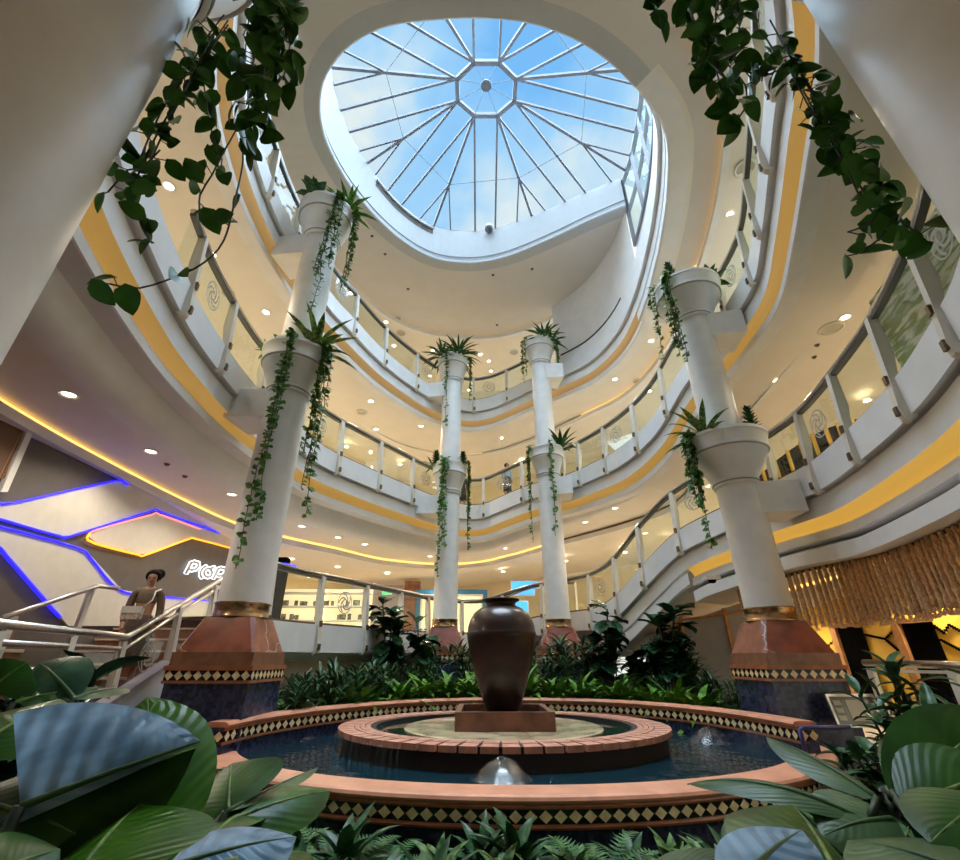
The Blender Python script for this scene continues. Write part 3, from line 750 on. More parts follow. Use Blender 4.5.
for a, b in zip(fine, fine[1:]): L.append(L[-1] + (b - a).length)
nd = int(L[-1] / .110)
def along(d):
    import bisect
    i = min(max(bisect.bisect(L, d) - 1, 0), len(fine) - 2); return fine[i].lerp(fine[i + 1], (d - L[i]) / (L[i + 1] - L[i]))
for k in range(nd):
    c = along((k + .5) * L[-1] / nd); u = (along((k + .5) * L[-1] / nd + .02) - along((k + .5) * L[-1] / nd - .02)).normalized()
    s = .050; n_ = Vector((u.y, -u.x, 0))
    bm.faces.new([bm.verts.new(c + n_ * .004 + v) for v in (u * s, Vector((0, 0, s * .80)), -u * s, Vector((0, 0, -s * .80)))])
o = obj('diamond_tiles', bm, TILECRM, tb)
sweep_path('mosaic_wall', fpath, fn, [(-.30, -.95), (-.05, -.95), (-.05, -1.5), (-.30, -1.5)], MOSAIC, ft)
# raised rim behind
rp = [(-2.74, 5.86, 0), (-2.70, 6.2, 0), (-2.62, 6.6, 0), (-2.42, 7.15, 0), (-2.05, 7.85, 0), (-1.3, 8.75, 0), (-.5, 9.22, 0), (.36, 9.42, 0), (1.3, 9.28, 0), (2.1, 8.95, 0), (2.75, 8.3, 0), (3.12, 7.65, 0), (3.34, 6.95, 0), (3.44, 6.3, 0), (3.46, 5.95, 0)]
rs_, _ = catmull(rp, .16); rpath = [Vector(p) for p in rs_]
rn = []
for i in range(len(rpath)):
    t = (rpath[min(i + 1, len(rpath) - 1)] - rpath[max(i - 1, 0)]).normalized(); rn.append(Vector((-t.y, t.x, 0)))
ZR = -.60
sweep_path('rear_coping', rpath, rn, [(-.015, ZR - .055), (-.03, ZR - .03), (-.015, ZR - .008), (.02, ZR), (.20, ZR), (.23, ZR - .02), (.23, ZR - .055)], TERRA, ft)
sweep_path('terracotta_trim', rpath, rn, [(-.01, ZR - .055), (-.01, ZR - .085), (.1, ZR - .085), (.1, ZR - .055)], TERRALINE, ft)
sweep_path('terracotta_trim', rpath, rn, [(-.01, ZR - .185), (-.01, ZR - .21), (.1, ZR - .21), (.1, ZR - .185)], TERRALINE, ft)
tb2 = sweep_path('tile_band', rpath, rn, [(.0, ZR - .085), (.0, ZR - .185), (.12, ZR - .185), (.12, ZR - .085)], TILEBLK, ft)
bm = bmesh.new(); L = [0]
fine = [p + n * -.004 + Vector((0, 0, ZR - .135)) for p, n in zip(rpath, rn)]
for a, b in zip(fine, fine[1:]): L.append(L[-1] + (b - a).length)
nd = int(L[-1] / .118)
for k in range(nd):
    d = (k + .5) * L[-1] / nd; c = along(d); u = (along(d + .02) - along(d - .02)).normalized(); s = .05
    bm.faces.new([bm.verts.new(c + v) for v in (u * s, Vector((0, 0, -s)), -u * s, Vector((0, 0, s)))])
for e_, sg in ((0, 1), (-1, -1)):      # the two diamonds on each end face
    p, n_ = rpath[e_], rn[e_]
    for q in (.055, .165):
        c = p + n_ * q + Vector((0, -.006, ZR - .135)); s = .05
        bm.faces.new([bm.verts.new(c + v) for v in (Vector((s, 0, 0)), Vector((0, 0, s)), Vector((-s, 0, 0)), Vector((0, 0, -s)))])
obj('diamond_tiles', bm, TILECRM, tb2)
sweep_path('mosaic_wall', rpath, rn, [(.01, ZR - .05), (.01, -1.5), (.2, -1.5), (.2, ZR - .05)], MOSAIC, ft)
# water: fills the inside
bm = bmesh.new()
inner = [ell(a, PRX - .2, PRY - .2, -.955) for a in FA if ell(a, 1, 1, 0).y < PC.y + .2]
rear = [p + n * .08 + Vector((0, 0, -.955)) for p, n in zip(rpath, rn)]
outline = [v for v in inner if v.y < 6.55] + list(reversed([v for v in rear if v.y > 6.62]))
c0 = bm.verts.new((PC.x, PC.y, -.955)); vs = [bm.verts.new(v) for v in outline]
for a, b in zip(vs, vs[1:] + vs[:1]): bm.faces.new((c0, a, b))
obj('water', bm, WATER, ft, w=True)
# inner brick ring
IC = Vector((.3, 7.07)); IRX, IRY = 2.07, 1.80
def brick_row(bm, f0, f1, n, z0, z1, gap):
    for k in range(n):
        a0 = 2 * PI * (k + gap) / n; a1 = 2 * PI * (k + 1 - gap) / n
        v = []
        for z in (z0, z1):
            for rr_, aa in ((f0, a0), (f1, a0), (f1, a1), (f0, a1)):
                v.append(bm.verts.new((IC.x + (IRX - rr_) * math.cos(aa), IC.y + (IRY - rr_) * math.sin(aa), z)))
        for q in ((0, 3, 2, 1), (4, 5, 6, 7), (0, 1, 5, 4), (1, 2, 6, 5), (2, 3, 7, 6), (3, 0, 4, 7)): bm.faces.new([v[i] for i in q])
bm = bmesh.new()
brick_row(bm, -.02, .17, 62, -.795, -.738, .09)
brick_row(bm, .18, .235, 62, -.79, -.735, .05)
brick_row(bm, .245, .30, 62, -.79, -.735, .05)
brick_row(bm, .31, .37, 62, -.79, -.738, .05)
obj('brick_ring', bm, BRICK, ft, w=True)
bm = bmesh.new(); lathe(bm, [(1.0, -1.0), (1.0, -.748), (.80, -.748), (.80, -1.0)], 72, c=(IC.x, IC.y, 0), sx=IRX - .04, sy=IRY - .04)
obj('ring_wall', bm, MORTAR, ft, w=True)
bm = bmesh.new(); lathe(bm, [(0, -.785), (.83, -.785)], 64, c=(IC.x, IC.y, 0), sx=IRX, sy=IRY); obj('inner_water', bm, WATERIN, ft, w=True)
bm = bmesh.new(); lathe(bm, [(0, -.76), (1.25, -.76), (1.27, -.77), (1.27, -.9), (0, -.9)], 64, c=(IC.x, 7.05, 0)); obj('stone_disc', bm, DISCM, ft, w=True)
def bell(x, y, r, h, z=-.955):
    bm = bmesh.new(); n = 28
    for kk, (rr_, zz) in enumerate(((1, 0),)): pass
    prof = [(r * .08, h * 1.02), (r * .22, h * .97), (r * .45, h * .78), (r * .72, h * .46), (r * .92, h * .18), (r * 1.05, 0)]
    lathe(bm, prof, n, c=(x, y, z))
    for v in bm.verts: v.co += Vector((R.uniform(-1, 1), R.uniform(-1, 1), R.uniform(-1, 1))) * .011
    b = obj('water_bell', bm, BELL, ft, True, w=True)
    bm = bmesh.new(); tube(bm, [(x, y, z - .02), (x, y, z + h * .95)], .010, 8)
    lathe(bm, [(0, h * 1.06), (.03, h * 1.05), (.035, h * .98), (0, h * .95)], 12, c=(x, y, z)); obj('nozzle', bm, MORTAR, b)
    bm = bmesh.new()
    for q in range(40):
        a = R.uniform(0, 2 * PI); d = r * R.uniform(.8, 1.9); s = R.uniform(.004, .011)
        bmesh.ops.create_icosphere(bm, subdivisions=1, radius=s, matrix=Matrix.Translation((x + d * math.cos(a), y + d * math.sin(a), z + s * .5 + R.uniform(0, .03))))
    obj('splash_drops', bm, BELL, b)
p = atz(502, 778, -.955); bell(p.x, p.y, .29, .15)
p = atz(297, 738, -.955); bell(p.x, p.y, .26, .17)
p = atz(711, 742, -.955); bell(p.x, p.y, .28, .16)
# water dripping over the brick ring on the left
bm = bmesh.new()
for k in range(24):
    a = math.radians(192 + k * 2.0 + R.uniform(-1, 1))
    x, y = IC.x + (IRX + .025) * math.cos(a), IC.y + (IRY + .025) * math.sin(a)
    tube(bm, [(x, y, -.78), (x + .02 * math.cos(a), y + .02 * math.sin(a), -.86), (x + .03 * math.cos(a), y + .03 * math.sin(a), -.955)], R.uniform(.01, .02), 6)
obj('dripping_water', bm, BELL, ft, True, w=True)

# urn and tray
ut = thing('tray', 'square rusty brown tray under the urn, on the round stone disc', 'tray', (.3, 7.05, -.76))
bm = bmesh.new(); s = .60; h = .20
for (cx, cy, sx, sy) in ((0, -s + .035, 2 * s, .07), (0, s - .035, 2 * s, .07), (-s + .035, 0, .07, 2 * s - .14), (s - .035, 0, .07, 2 * s - .14)):
    box(bm, (cx, cy, h / 2), (sx, sy, h))
obj('tray_wall', bm, TRAYM, ut)
bm = bmesh.new(); box(bm, (0, 0, .05), (2 * s - .14, 2 * s - .14, .1)); obj('tray_floor', bm, MORTAR, ut)
jt = thing('urn', 'big dark brown glazed clay urn standing in the middle of the fountain', 'urn', (.3, 7.05, -.635))
prof = [(0, 0), (.20, 0), (.215, .02), (.24, .10), (.29, .24), (.35, .42), (.41, .62), (.455, .80), (.478, .93), (.486, .985), (.478, 1.00), (.475, 1.01), (.465, 1.08), (.435, 1.17), (.38, 1.255), (.30, 1.315), (.235, 1.34), (.212, 1.355), (.208, 1.38), (.222, 1.40), (.25, 1.415), (.268, 1.425), (.27, 1.44), (.25, 1.445), (.21, 1.41), (.19, 1.37), (.23, 1.3), (.3, 1.2), (.0, 1.0)]
bm = bmesh.new(); lathe(bm, [(r_, z * .985) for r_, z in prof], 64); obj('body', bm, JARM, jt, True)
# blue pipe on the right end of the rim
pt = thing('pipe', 'dark blue pipe bracket lying over the right end of the pool rim', 'pipe', (3.55, 5.75, -.7))
bm = bmesh.new(); tube(bm, [(3.40, 5.80, -.90), (3.40, 5.80, -.66), (3.44, 5.80, -.645), (3.98, 5.86, -.645)], .022, 10); obj('tube', bm, PIPEBL, pt, True, w=True)
bm = bmesh.new(); tube(bm, [(3.40, 5.80, -.90), (3.23, 5.72, -.91)], .03, 10); obj('spout', bm, PIPEBL, pt, True, w=True)
# plaque on the right column base
pq = thing('plaque', 'grey framed plaque leaning on the mosaic base of the right column', 'plaque', (4.55, 6.52, -.55))
rotp = Matrix.Rotation(math.radians(-12), 3, 'X')
bm = bmesh.new(); box(bm, (0, 0, 0), (.56, .03, .34), rotp); obj('panel', bm, PLAQUE, pq)
bm = bmesh.new()
for (x, z, sx, sz) in ((0, .16, .58, .03), (0, -.16, .58, .03), (-.28, 0, .03, .34), (.28, 0, .03, .34)): box(bm, rotp @ Vector((x, -.012, z)), (sx, .03, sz), rotp)
obj('frame', bm, STEEL, pq)
bm = bmesh.new()
for (x, z, sx, sz) in ((-.19, .08, .09, .05), (-.19, 0, .09, .05), (-.19, -.08, .09, .05), (.06, 0, .28, .22)): box(bm, rotp @ Vector((x, -.018, z)), (sx, .006, sz), rotp)
obj('inset', bm, PLAQUELT, pq)

# ------------------------------------------------------------------ left: stairs, railing, lit wall, sign
WP0, WP1 = Vector((-5.93, 4.6, 0)), Vector((-5.80, 9.4, 0))
WD = (WP1 - WP0).normalized(); WN = Vector((WD.y, -WD.x, 0))       # WN faces the atrium
def wallpt(x, y, d=0.0): return on_plane(x, y, WP0 + WN * d, WN)
a, b = WP0 - WD * 4.0, WP1 + WD * 1.4
bm = bmesh.new(); poly_prism(bm, [Vector((a.x, a.y, -1)), Vector((b.x, b.y, -1)), Vector((b.x, b.y, 2.62)), Vector((a.x, a.y, 2.62))], None, -WN * .25)
nw = obj('wall_lit', bm, NEONBASE); tag(nw, kind='structure')
def panel(pts, name='raised_panel'):
    bm = bmesh.new(); poly_prism(bm, [wallpt(x, y) for x, y in pts], None, WN * .035); return obj(name, bm, NEONPAN, nw)
def led(pts, m, r=.016, d=.05):
    P = [tuple(wallpt(x, y, d)) for x, y in pts]
    S, _ = catmull(P, .12)
    bm = bmesh.new(); tube(bm, S, r, 8); return obj('led_strip', bm, m, nw, True)
panel([(-25, 507), (0, 503), (18, 502), (115, 481), (124, 482), (245, 527), (245, 541), (160, 511), (150, 511), (74, 535), (60, 536), (0, 519), (-25, 512)])
panel([(87, 537), (93, 531), (152, 514), (160, 514), (243, 543), (243, 551), (198, 539), (188, 539), (147, 554), (138, 554), (95, 543)])
panel([(-25, 520), (0, 527), (78, 548), (90, 557), (120, 590), (160, 596), (232, 602), (232, 626), (66, 626), (45, 600), (0, 548), (-25, 525)])
led([(-20, 507), (0, 503), (18, 502), (115, 481), (124, 483), (128, 485)], LEDBLUE)
led([(-20, 513), (0, 519), (60, 536), (74, 535), (150, 511.5), (160, 511.5), (200, 526), (245, 541)], LEDBLUE)
led([(-20, 521), (0, 526.5), (78, 548), (90, 557), (120, 590), (160, 596.5), (232, 602.5)], LEDBLUE)
led([(-5, 544), (0, 549), (45, 601), (60, 617)], LEDBLUE, .022)
led([(200, 529), (160, 514.5), (152, 514.5), (93, 531), (90, 533)], LEDPINK, .012)
led([(243, 551.5), (198, 539.5), (188, 539.5), (147, 554.5), (138, 554.5), (95, 543.5), (87, 537.5), (90, 533)], LEDORANGE)
# the sign: white halo-lit letters
sg = thing('sign', 'white backlit shop sign letters on the dark taupe wall left of the column', 'sign', tuple(wallpt(204, 572, .05)))
def letter(name, strokes, th):
    """strokes drawn in photo-like (x right, y up) letter space"""
    bm = bmesh.new()
    for s in strokes:
        P = [tuple(on_plane(x, y, WP0 + WN * .09, WN)) for x, y in s]
        tube(bm, P, th, 8)
    l = obj(name, bm, SIGNFACE, sg, True, w=True)
    bm = bmesh.new()
    for s in strokes:
        P = [tuple(on_plane(x, y, WP0 + WN * .06, WN)) for x, y in s]
        tube(bm, P, th * 1.75, 8)
    obj('halo_light', bm, LEDWHITE, l, True, w=False)
def arc(cx, cy, rx, ry, a0, a1, n=12, sk=0): return [(cx + rx * math.cos(math.radians(a0 + (a1 - a0) * i / n)) + sk * -ry * math.sin(math.radians(a0 + (a1 - a0) * i / n)), cy - ry * math.sin(math.radians(a0 + (a1 - a0) * i / n))) for i in range(n + 1)]
letter('letter_p', [[(186, 573.5), (191.5, 562.5)] + [(194, 562), (198, 563), (198.5, 566), (196, 569), (192, 570), (188.5, 569)]], .026)
letter('letter_arc', [[(206, 566), (202.5, 568.5), (200.5, 572), (200.5, 575.5), (202, 578)]], .022)
letter('letter_o', [arc(208, 572.8, 4.0, 4.2, 60, 420, 16), [(209.5, 568.8), (214, 567.3)]], .026)
letter('letter_p', [[(213, 578.5), (218.5, 568.5)] + [(221, 568), (225, 569), (225.5, 572), (223, 575), (219, 576), (216, 575)]], .026)
# steps: low tiers along the wall and the flight going up beside the railing
bm = bmesh.new()
st = thing('staircase', 'brown marble staircase with pale nosings climbing behind the left railing', 'stairs', (-4.9, 6.2, -.7))
NSTEP = 8
for k in range(NSTEP):
    y0 = 6.15 + k * .3; z1 = -.7 + (k + 1) * .165
    x1 = -4.42
    x0 = WP0.x + WD.x / WD.y * (y0 - WP0.y) + .02
    bm = bmesh.new(); box(bm, ((x0 + x1) / 2, y0 + .15 + (8.6 - y0 - .3) / 2, z1 - .0825), (x1 - x0, 8.6 - y0, .165)); s_ = obj('step', bm, STEPM, st, w=True)
    bm = bmesh.new(); box(bm, ((x0 + x1) / 2, y0 - .006, z1 - .012), (x1 - x0, .03, .026)); obj('nosing', bm, NOSING, s_)
for k in range(4):
    hgt = .27
    y0, y1 = 1.0, 6.13
    z0 = -.7 + k * .27
    def wx(y): return WP0.x + WD.x / WD.y * (y - WP0.y)
    e0 = .78 - k * .19
    bm = bmesh.new()
    poly_prism(bm, [Vector((wx(y0) + .02, y0, z0)), Vector((wx(y0) + e0, y0, z0)), Vector((wx(y1) + e0, y1, z0)), Vector((wx(y1) + .02, y1, z0))], None, Vector((0, 0, hgt)))
    s_ = obj('tier', bm, STEPM, st, w=True)
    bm = bmesh.new(); e = e0 + .012
    poly_prism(bm, [Vector((wx(y0) + e - .04, y0, z0 + hgt - .03)), Vector((wx(y0) + e, y0, z0 + hgt - .03)), Vector((wx(y1) + e, y1, z0 + hgt - .03)), Vector((wx(y1) + e - .04, y1, z0 + hgt - .03))], None, Vector((0, 0, .035)))
    obj('nosing', bm, NOSING, s_)
# ground floor slab beyond the stairs
bm = bmesh.new(); poly_prism(bm, [Vector((-3.6, 8.5, .615)), Vector((-5.8, 8.5, .615)), Vector((-5.8, 11.5, .615)), Vector((-2.6, 11.5, .615)), Vector((-3.3, 8.9, .615))], None, Vector((0, 0, -.3))); tag(obj('floor_gallery', bm, FLOORM), kind='structure')
rt = thing('railing', 'steel and glass railing running along the landing and up the stairs at left', 'railing', (-4.3, 6.1, -.7))
RP = [Vector((-3.35, 2.4, .25)), Vector((-4.27, 6.1, .25)), Vector((-4.45, 8.75, 1.52)), Vector((-4.35, 9.6, 1.62))]
bm = bmesh.new(); tube(bm, RP, .035, 12); obj('handrail', bm, STEEL, rt, True, w=True)
bm = bmesh.new(); tube(bm, [p - Vector((0, 0, .13)) for p in RP], .026, 10); obj('lower_rail', bm, STEEL, rt, True, w=True)
def rpost(p, zf):
    n_ = Vector((.97, -.25, 0)); t = Vector((.25, .97, 0))
    bm = bmesh.new(); o_ = Vector((p.x, p.y, 0))
    poly_prism(bm, [o_ + n_ * a + Vector((0, 0, z)) - t * .03 for a, z in ((-.03, p.z - .05), (.03, p.z - .05), (.13, zf), (.10, zf - .25), (-.02, zf - .25))], None, t * .06)
    obj('post', bm, POSTM, rt, w=True)
pts = [RP[0].lerp(RP[1], f_) for f_ in (.1, .4, .68, .985)] + [RP[1].lerp(RP[2], f_) for f_ in (.38, .72, .98)]
for p in pts: rpost(p, p.z - .95)
for A, B in zip(pts, pts[1:]):
    bm = bmesh.new(); off_ = Vector((.012, 0, 0))
    t = (B - A).normalized() * .05; t2 = Vector((t.x, t.y, 0))
    q = [A + t2 - Vector((0, 0, .18)), B - t2 - Vector((0, 0, .18)), B - t2 - Vector((0, 0, .88)), A + t2 - Vector((0, 0, .88))]
    poly_prism(bm, q, None, off_); gpn = obj('glass_panel', bm, GLASS, rt, w=True)
m_ = (pts[3] + pts[4]) / 2 - Vector((0, 0, .45))
ue = Vector((pts[4] - pts[3])); ue.z = 0; ue.normalize()
obj('emblem', emblem_bm(m_ + Vector((.02, 0, 0)), ue, Vector((0, 0, 1)), Vector((1, 0, 0)), .17), FROST, gpn)
rf_ = thing('railing', 'short steel handrail on the far side of the stairs before the lit wall', 'railing', (-5.2, 7.0, -.3))
A_, B_ = at(2, 618, 5.3), at(98, 586, 6.75)
bm = bmesh.new(); tube(bm, [A_, B_, B_ + Vector((.12, .25, 0))], .03, 10); obj('handrail', bm, STEEL, rf_, True, w=True)
for p_ in (A_.lerp(B_, .1), B_ - Vector((.03, .06, 0))):
    bm = bmesh.new(); box(bm, (p_.x, p_.y, p_.z - .47), (.05, .08, .9)); obj('post', bm, POSTM, rf_, w=True)
# sloping white stair wall with stone coping
sw = thing('stair_wall', 'white sloping stair wall with grey stone coping beside the left column base', 'wall', (-4.3, 6.5, -1.4))
A, B = Vector((-4.16, 5.0, -.80)), Vector((-4.50, 8.6, .50)); A0 = Vector((-4.16, 5.0, -1.4)); B0 = Vector((-4.50, 8.6, -1.4))
bm = bmesh.new(); poly_prism(bm, [A0, B0, B, A], None, Vector((.12, 0, 0))); obj('wall_body', bm, WHITE, sw, w=True)
bm = bmesh.new(); poly_prism(bm, [A + Vector((-.02, 0, 0)), B + Vector((-.02, 0, 0)), B + Vector((-.02, 0, .05)), A + Vector((-.02, 0, .05))], None, Vector((.17, 0, 0))); obj('coping', bm, COPPUR, sw, w=True)
# fretwork screen and slim white frame in the upper left
fp = [on_plane(x, y, WP0 + WN * .04, WN) for x, y in ((-30, 405), (24, 425), (2, 478), (-30, 492))]
bm = bmesh.new(); poly_prism(bm, fp, None, WN * .03); o = obj('screen', bm, FRET); tag(o, 'dark brown fretwork screen on the wall at the far left edge under ceiling', 'screen', kind='thing')
fp = [on_plane(x, y, WP0 + WN * .04, WN) for x, y in ((24, 428), (30, 430), (3, 492), (-4, 492))]
bm = bmesh.new(); poly_prism(bm, fp, None, WN * .06); o = obj('screen_post', bm, WHITE); tag(o, 'slim white post edging the dark fretwork screen at the far left', 'post', kind='thing')

# ------------------------------------------------------------------ right: rope curtain, yellow wall, railing
YW0, YW1 = Vector((6.7, 11.6, 0)), Vector((7.5, 3.0, 0)); YD = (YW1 - YW0).normalized(); YN = Vector((YD.y, -YD.x, 0))
if YN.x > 0: YN = -YN
bm = bmesh.new(); poly_prism(bm, [YW0 + Vector((0, 0, -1.2)), YW1 + Vector((0, 0, -1.2)), YW1 + Vector((0, 0, 2.0)), YW0 + Vector((0, 0, 2.0))], None, -YN * .2)
yw = obj('wall_yellow', bm, YELLOW); tag(yw, kind='structure')
def yp(x, y, d=0): return on_plane(x, y, YW0 + YN * d, YN)
def zfloor(p, z): return Vector((p.x, p.y, z))
dn = 0
for (xa, xb, yt) in ((839, 862, 628), (903, 933, 624), (1010, 1050, 618)):
    a = yp(xa, yt, .02); b = yp(xb, yt, .02); zt_ = a.z; dn += 1
    d_ = bpy.data.objects.new(f'door_{dn}', None); COL.objects.link(d_); d_.location = zfloor(a, -.95); d_['kind'] = 'structure'
    bm = bmesh.new(); poly_prism(bm, [zfloor(a, -.95), zfloor(b, -.95), zfloor(b, zt_), zfloor(a, zt_)], None, YN * .04); obj('door_leaf', bm, BLACKM, d_, w=True)
    bm = bmesh.new(); u = (b - a); u.z = 0; u.normalize()
    poly_prism(bm, [zfloor(a, -.95) - u * .14, zfloor(a, -.95), zfloor(a, zt_), zfloor(a, zt_) - u * .14], None, YN * .10)
    poly_prism(bm, [zfloor(a, zt_) - u * .14, zfloor(b, zt_), zfloor(b, zt_ + .05), zfloor(a, zt_ + .05) - u * .14], None, YN * .10)
    obj('door_frame', bm, WOOD, d_, w=True)
# dotted lines of small black studs on the yellow wall
bm = bmesh.new()
for ln in ([(826, 647), (838, 638)], [(862, 634), (885, 639), (908, 659)], [(885, 639), (897, 628)], [(934, 626), (944, 633), (949, 625), (962, 632)], [(941, 640), (962, 651)]):
    for (x0, y0), (x1, y1) in zip(ln, ln[1:]):
        n_ = max(2, int(math.dist((x0, y0), (x1, y1)) / 2.6))
        for k in range(n_):
            c = yp(x0 + (x1 - x0) * k / n_, y0 + (y1 - y0) * k / n_, .02)
            box(bm, c, (.03, .035, .035))
obj('stud_pattern', bm, BLACKM, yw)
rng_r = (near_idx(4.3, 8.9, span('ramp', 'ramp')), near_idx(4.4, 3.7, span('right', 'right')))
rc = thing('rope_curtain', 'curtain of thick natural ropes hanging under the right balcony, before the yellow wall', 'curtain', (4.9, 7.0, .4))
bm = bmesh.new(); tube(bm, [sp(i, .38, -1.44) for i in range(rng_r[0], rng_r[1] + 1)], .025, 8); obj('curtain_rail', bm, WOODDK, rc, True, w=True)
nr = 99
for k in range(nr):
    f_ = rng_r[0] + (k + .5) * (rng_r[1] - rng_r[0]) / nr; i0_ = int(f_); fr = f_ - i0_
    n_r = .34 + (k % 2) * .06
    p0 = sp(i0_, n_r, -1.43).lerp(sp(min(i0_ + 1, NS - 1), n_r, -1.43), fr)
    x, y, z1_ = p0; x += R.uniform(-.012, .012); y += R.uniform(-.012, .012)
    zb = .53 + R.uniform(-.05, .05); r0 = .031 + R.uniform(-.004, .004)
    nseg = 24; pts_, rr_ = [], []
    for q in range(nseg + 1):
        z = z1_ + (zb - z1_) * q / nseg
        pts_.append((x + .005 * math.sin(q * 1.7 + k * 2.1), y + .005 * math.cos(q * 1.3 + k * 1.3), z)); rr_.append(r0 * (1.0 if (q + k) % 2 else .86) * (1.3 if q == nseg - 2 else 1))
    bm = bmesh.new(); tube(bm, pts_, r0, 7, rs=rr_)
    for q in range(6):
        a_ = q * PI / 3; tube(bm, [(x, y, zb), (x + .035 * math.cos(a_), y + .035 * math.sin(a_), zb - .07)], .008, 4)
    obj('rope', bm, ROPEM, rc, True, w=True)
rl = thing('railing', 'steel handrail with glass panels in front of the yellow wall at right', 'railing', (4.85, 5.0, -.95))
bm = bmesh.new(); tube(bm, [(4.88, 6.55, -.03), (4.85, 5.2, -.05), (4.75, 2.6, -.05)], .038, 12); obj('handrail', bm, STEEL, rl, True, w=True)
ys = [6.45, 5.35, 4.3, 3.3]
for i_, y in enumerate(ys):
    bm = bmesh.new(); box(bm, (4.86, y, -.52), (.05, .09, .86)); obj('post', bm, POSTM, rl, w=True)
for a, b in zip(ys, ys[1:]):
    bm = bmesh.new(); box(bm, (4.86, (a + b) / 2, -.50), (.014, a - b - .1, .74)); gp = obj('glass_panel', bm, GLASS, rl, w=True)
    bm = bmesh.new(); box(bm, (4.86, (a + b) / 2, -.115), (.03, a - b - .1, .03)); obj('top_channel', bm, POSTM, gp)
# grey panelled wall with timber trim under the ramp
q0, q1 = Vector((3.55, 10.9, 0)), Vector((5.9, 9.6, 0)); qn = Vector((-(q1 - q0).y, (q1 - q0).x, 0)).normalized()
bm = bmesh.new(); poly_prism(bm, [q0 + Vector((0, 0, -1.2)), q1 + Vector((0, 0, -1.2)), q1 + Vector((0, 0, 1.25)), q0 + Vector((0, 0, .45))], None, qn * .15)
gw = obj('wall_under_ramp', bm, GREYPAN); tag(gw, kind='structure')
bm = bmesh.new(); qd = (q1 - q0).normalized(); nn_ = -qn
for f_ in (.3, .62, .95):
    p = q0.lerp(q1, f_); box(bm, p + nn_ * .02 + Vector((0, 0, -.1)), (.06, .06, 2.1))
tube(bm, [q0 + nn_ * .03 + Vector((0, 0, .0)), q0.lerp(q1, .3) + nn_ * .03 + Vector((0, 0, .75)), q1 + nn_ * .03 + Vector((0, 0, .95))], .03, 6)
obj('timber_trim', bm, WOOD, gw)

# ------------------------------------------------------------------ back: shopfronts of the ground floor
def shopfront(label, cx, cy, w_, h_, z0, frame, lit, rz=0, inset=True):
    t = thing('shopfront', label, 'shopfront', (cx, cy, z0), rz)
    bm = bmesh.new(); th = .16
    for (x, z, sx, sz) in ((0, h_ - th / 2, w_, th), (-w_ / 2 + th / 2, (h_ - th) / 2, th, h_ - th), (w_ / 2 - th / 2, (h_ - th) / 2, th, h_ - th)): box(bm, (x, 0, z), (sx, .22, sz))
    obj('frame', bm, frame, t)
    bm = bmesh.new(); t2 = .06
    for (x, z, sx, sz) in ((0, h_ - th - t2 / 2, w_ - 2 * th, t2), (-w_ / 2 + th + t2 / 2, (h_ - th - t2) / 2, t2, h_ - th - t2), (w_ / 2 - th - t2 / 2, (h_ - th - t2) / 2, t2, h_ - th - t2)): box(bm, (x, -.06, z), (sx, .2, sz))
    obj('inner_frame', bm, WHITE, t)
    bm = bmesh.new(); box(bm, (0, .12, (h_ - th) / 2), (w_ - 2 * th, .04, h_ - th)); obj('lit_interior', bm, lit, t)
    return t
p = at(452, 600, 17.2)
shopfront('bright shop window in a blue frame behind the left back column', p.x, 17.2, 2.5, 1.57, .66, BLUEFR, SHOPLIT)
# lilac wall bay with exit sign, brown pier
bm = bmesh.new(); a = at(350, 600, 17.6); b = at(404, 600, 17.6); box(bm, ((a.x + b.x) / 2, 17.7, 1.55), (b.x - a.x, .2, 1.8)); o = obj('wall_panel', bm, PURPLE); tag(o, 'lilac painted wall bay under the green exit sign at the back', 'wall panel', kind='thing')
bm = bmesh.new(); a = at(412, 600, 17.4); box(bm, (a.x, 17.4, 1.6), (.55, .3, 1.9)); o = obj('pier', bm, STEPM); tag(o, 'brown pier beside the blue shop window frame at the back', 'pier', kind='thing')
a = at(387, 592, 17.0)
ex = thing('exit_sign', 'small green illuminated exit sign hanging before the lilac wall', 'sign', tuple(a))
bm = bmesh.new(); box(bm, (0, .03, 0), (.34, .05, .17)); obj('housing', bm, WHITE, ex)
bm = bmesh.new(); box(bm, (0, 0, 0), (.32, .02, .15)); f_ = obj('face', bm, EXITG, ex)
bm = bmesh.new(); box(bm, (0, -.015, 0), (.05, .01, .11)); box(bm, (.05, -.015, -.01), (.06, .01, .02)); obj('running_figure', bm, LAMP if False else WHITE, f_)
for (px, py, w_, h_, lab) in ((523, 588, .75, .42, 'upper blue lit screen between the urn and the right back column'), (521, 607, .45, .35, 'lower blue lit screen beside the mouth of the urn'), (540, 585, .35, .18, 'narrow blue lit screen left of the right back column')):
    a = at(px, py, 16.6); t = thing('screen', lab, 'screen', tuple(a))
    bm = bmesh.new(); box(bm, (0, .04, 0), (w_ + .08, .06, h_ + .08)); obj('casing', bm, WHITE, t)
    bm = bmesh.new(); box(bm, (0, 0, 0), (w_, .03, h_)); obj('lit_face', bm, SCREEN, t)
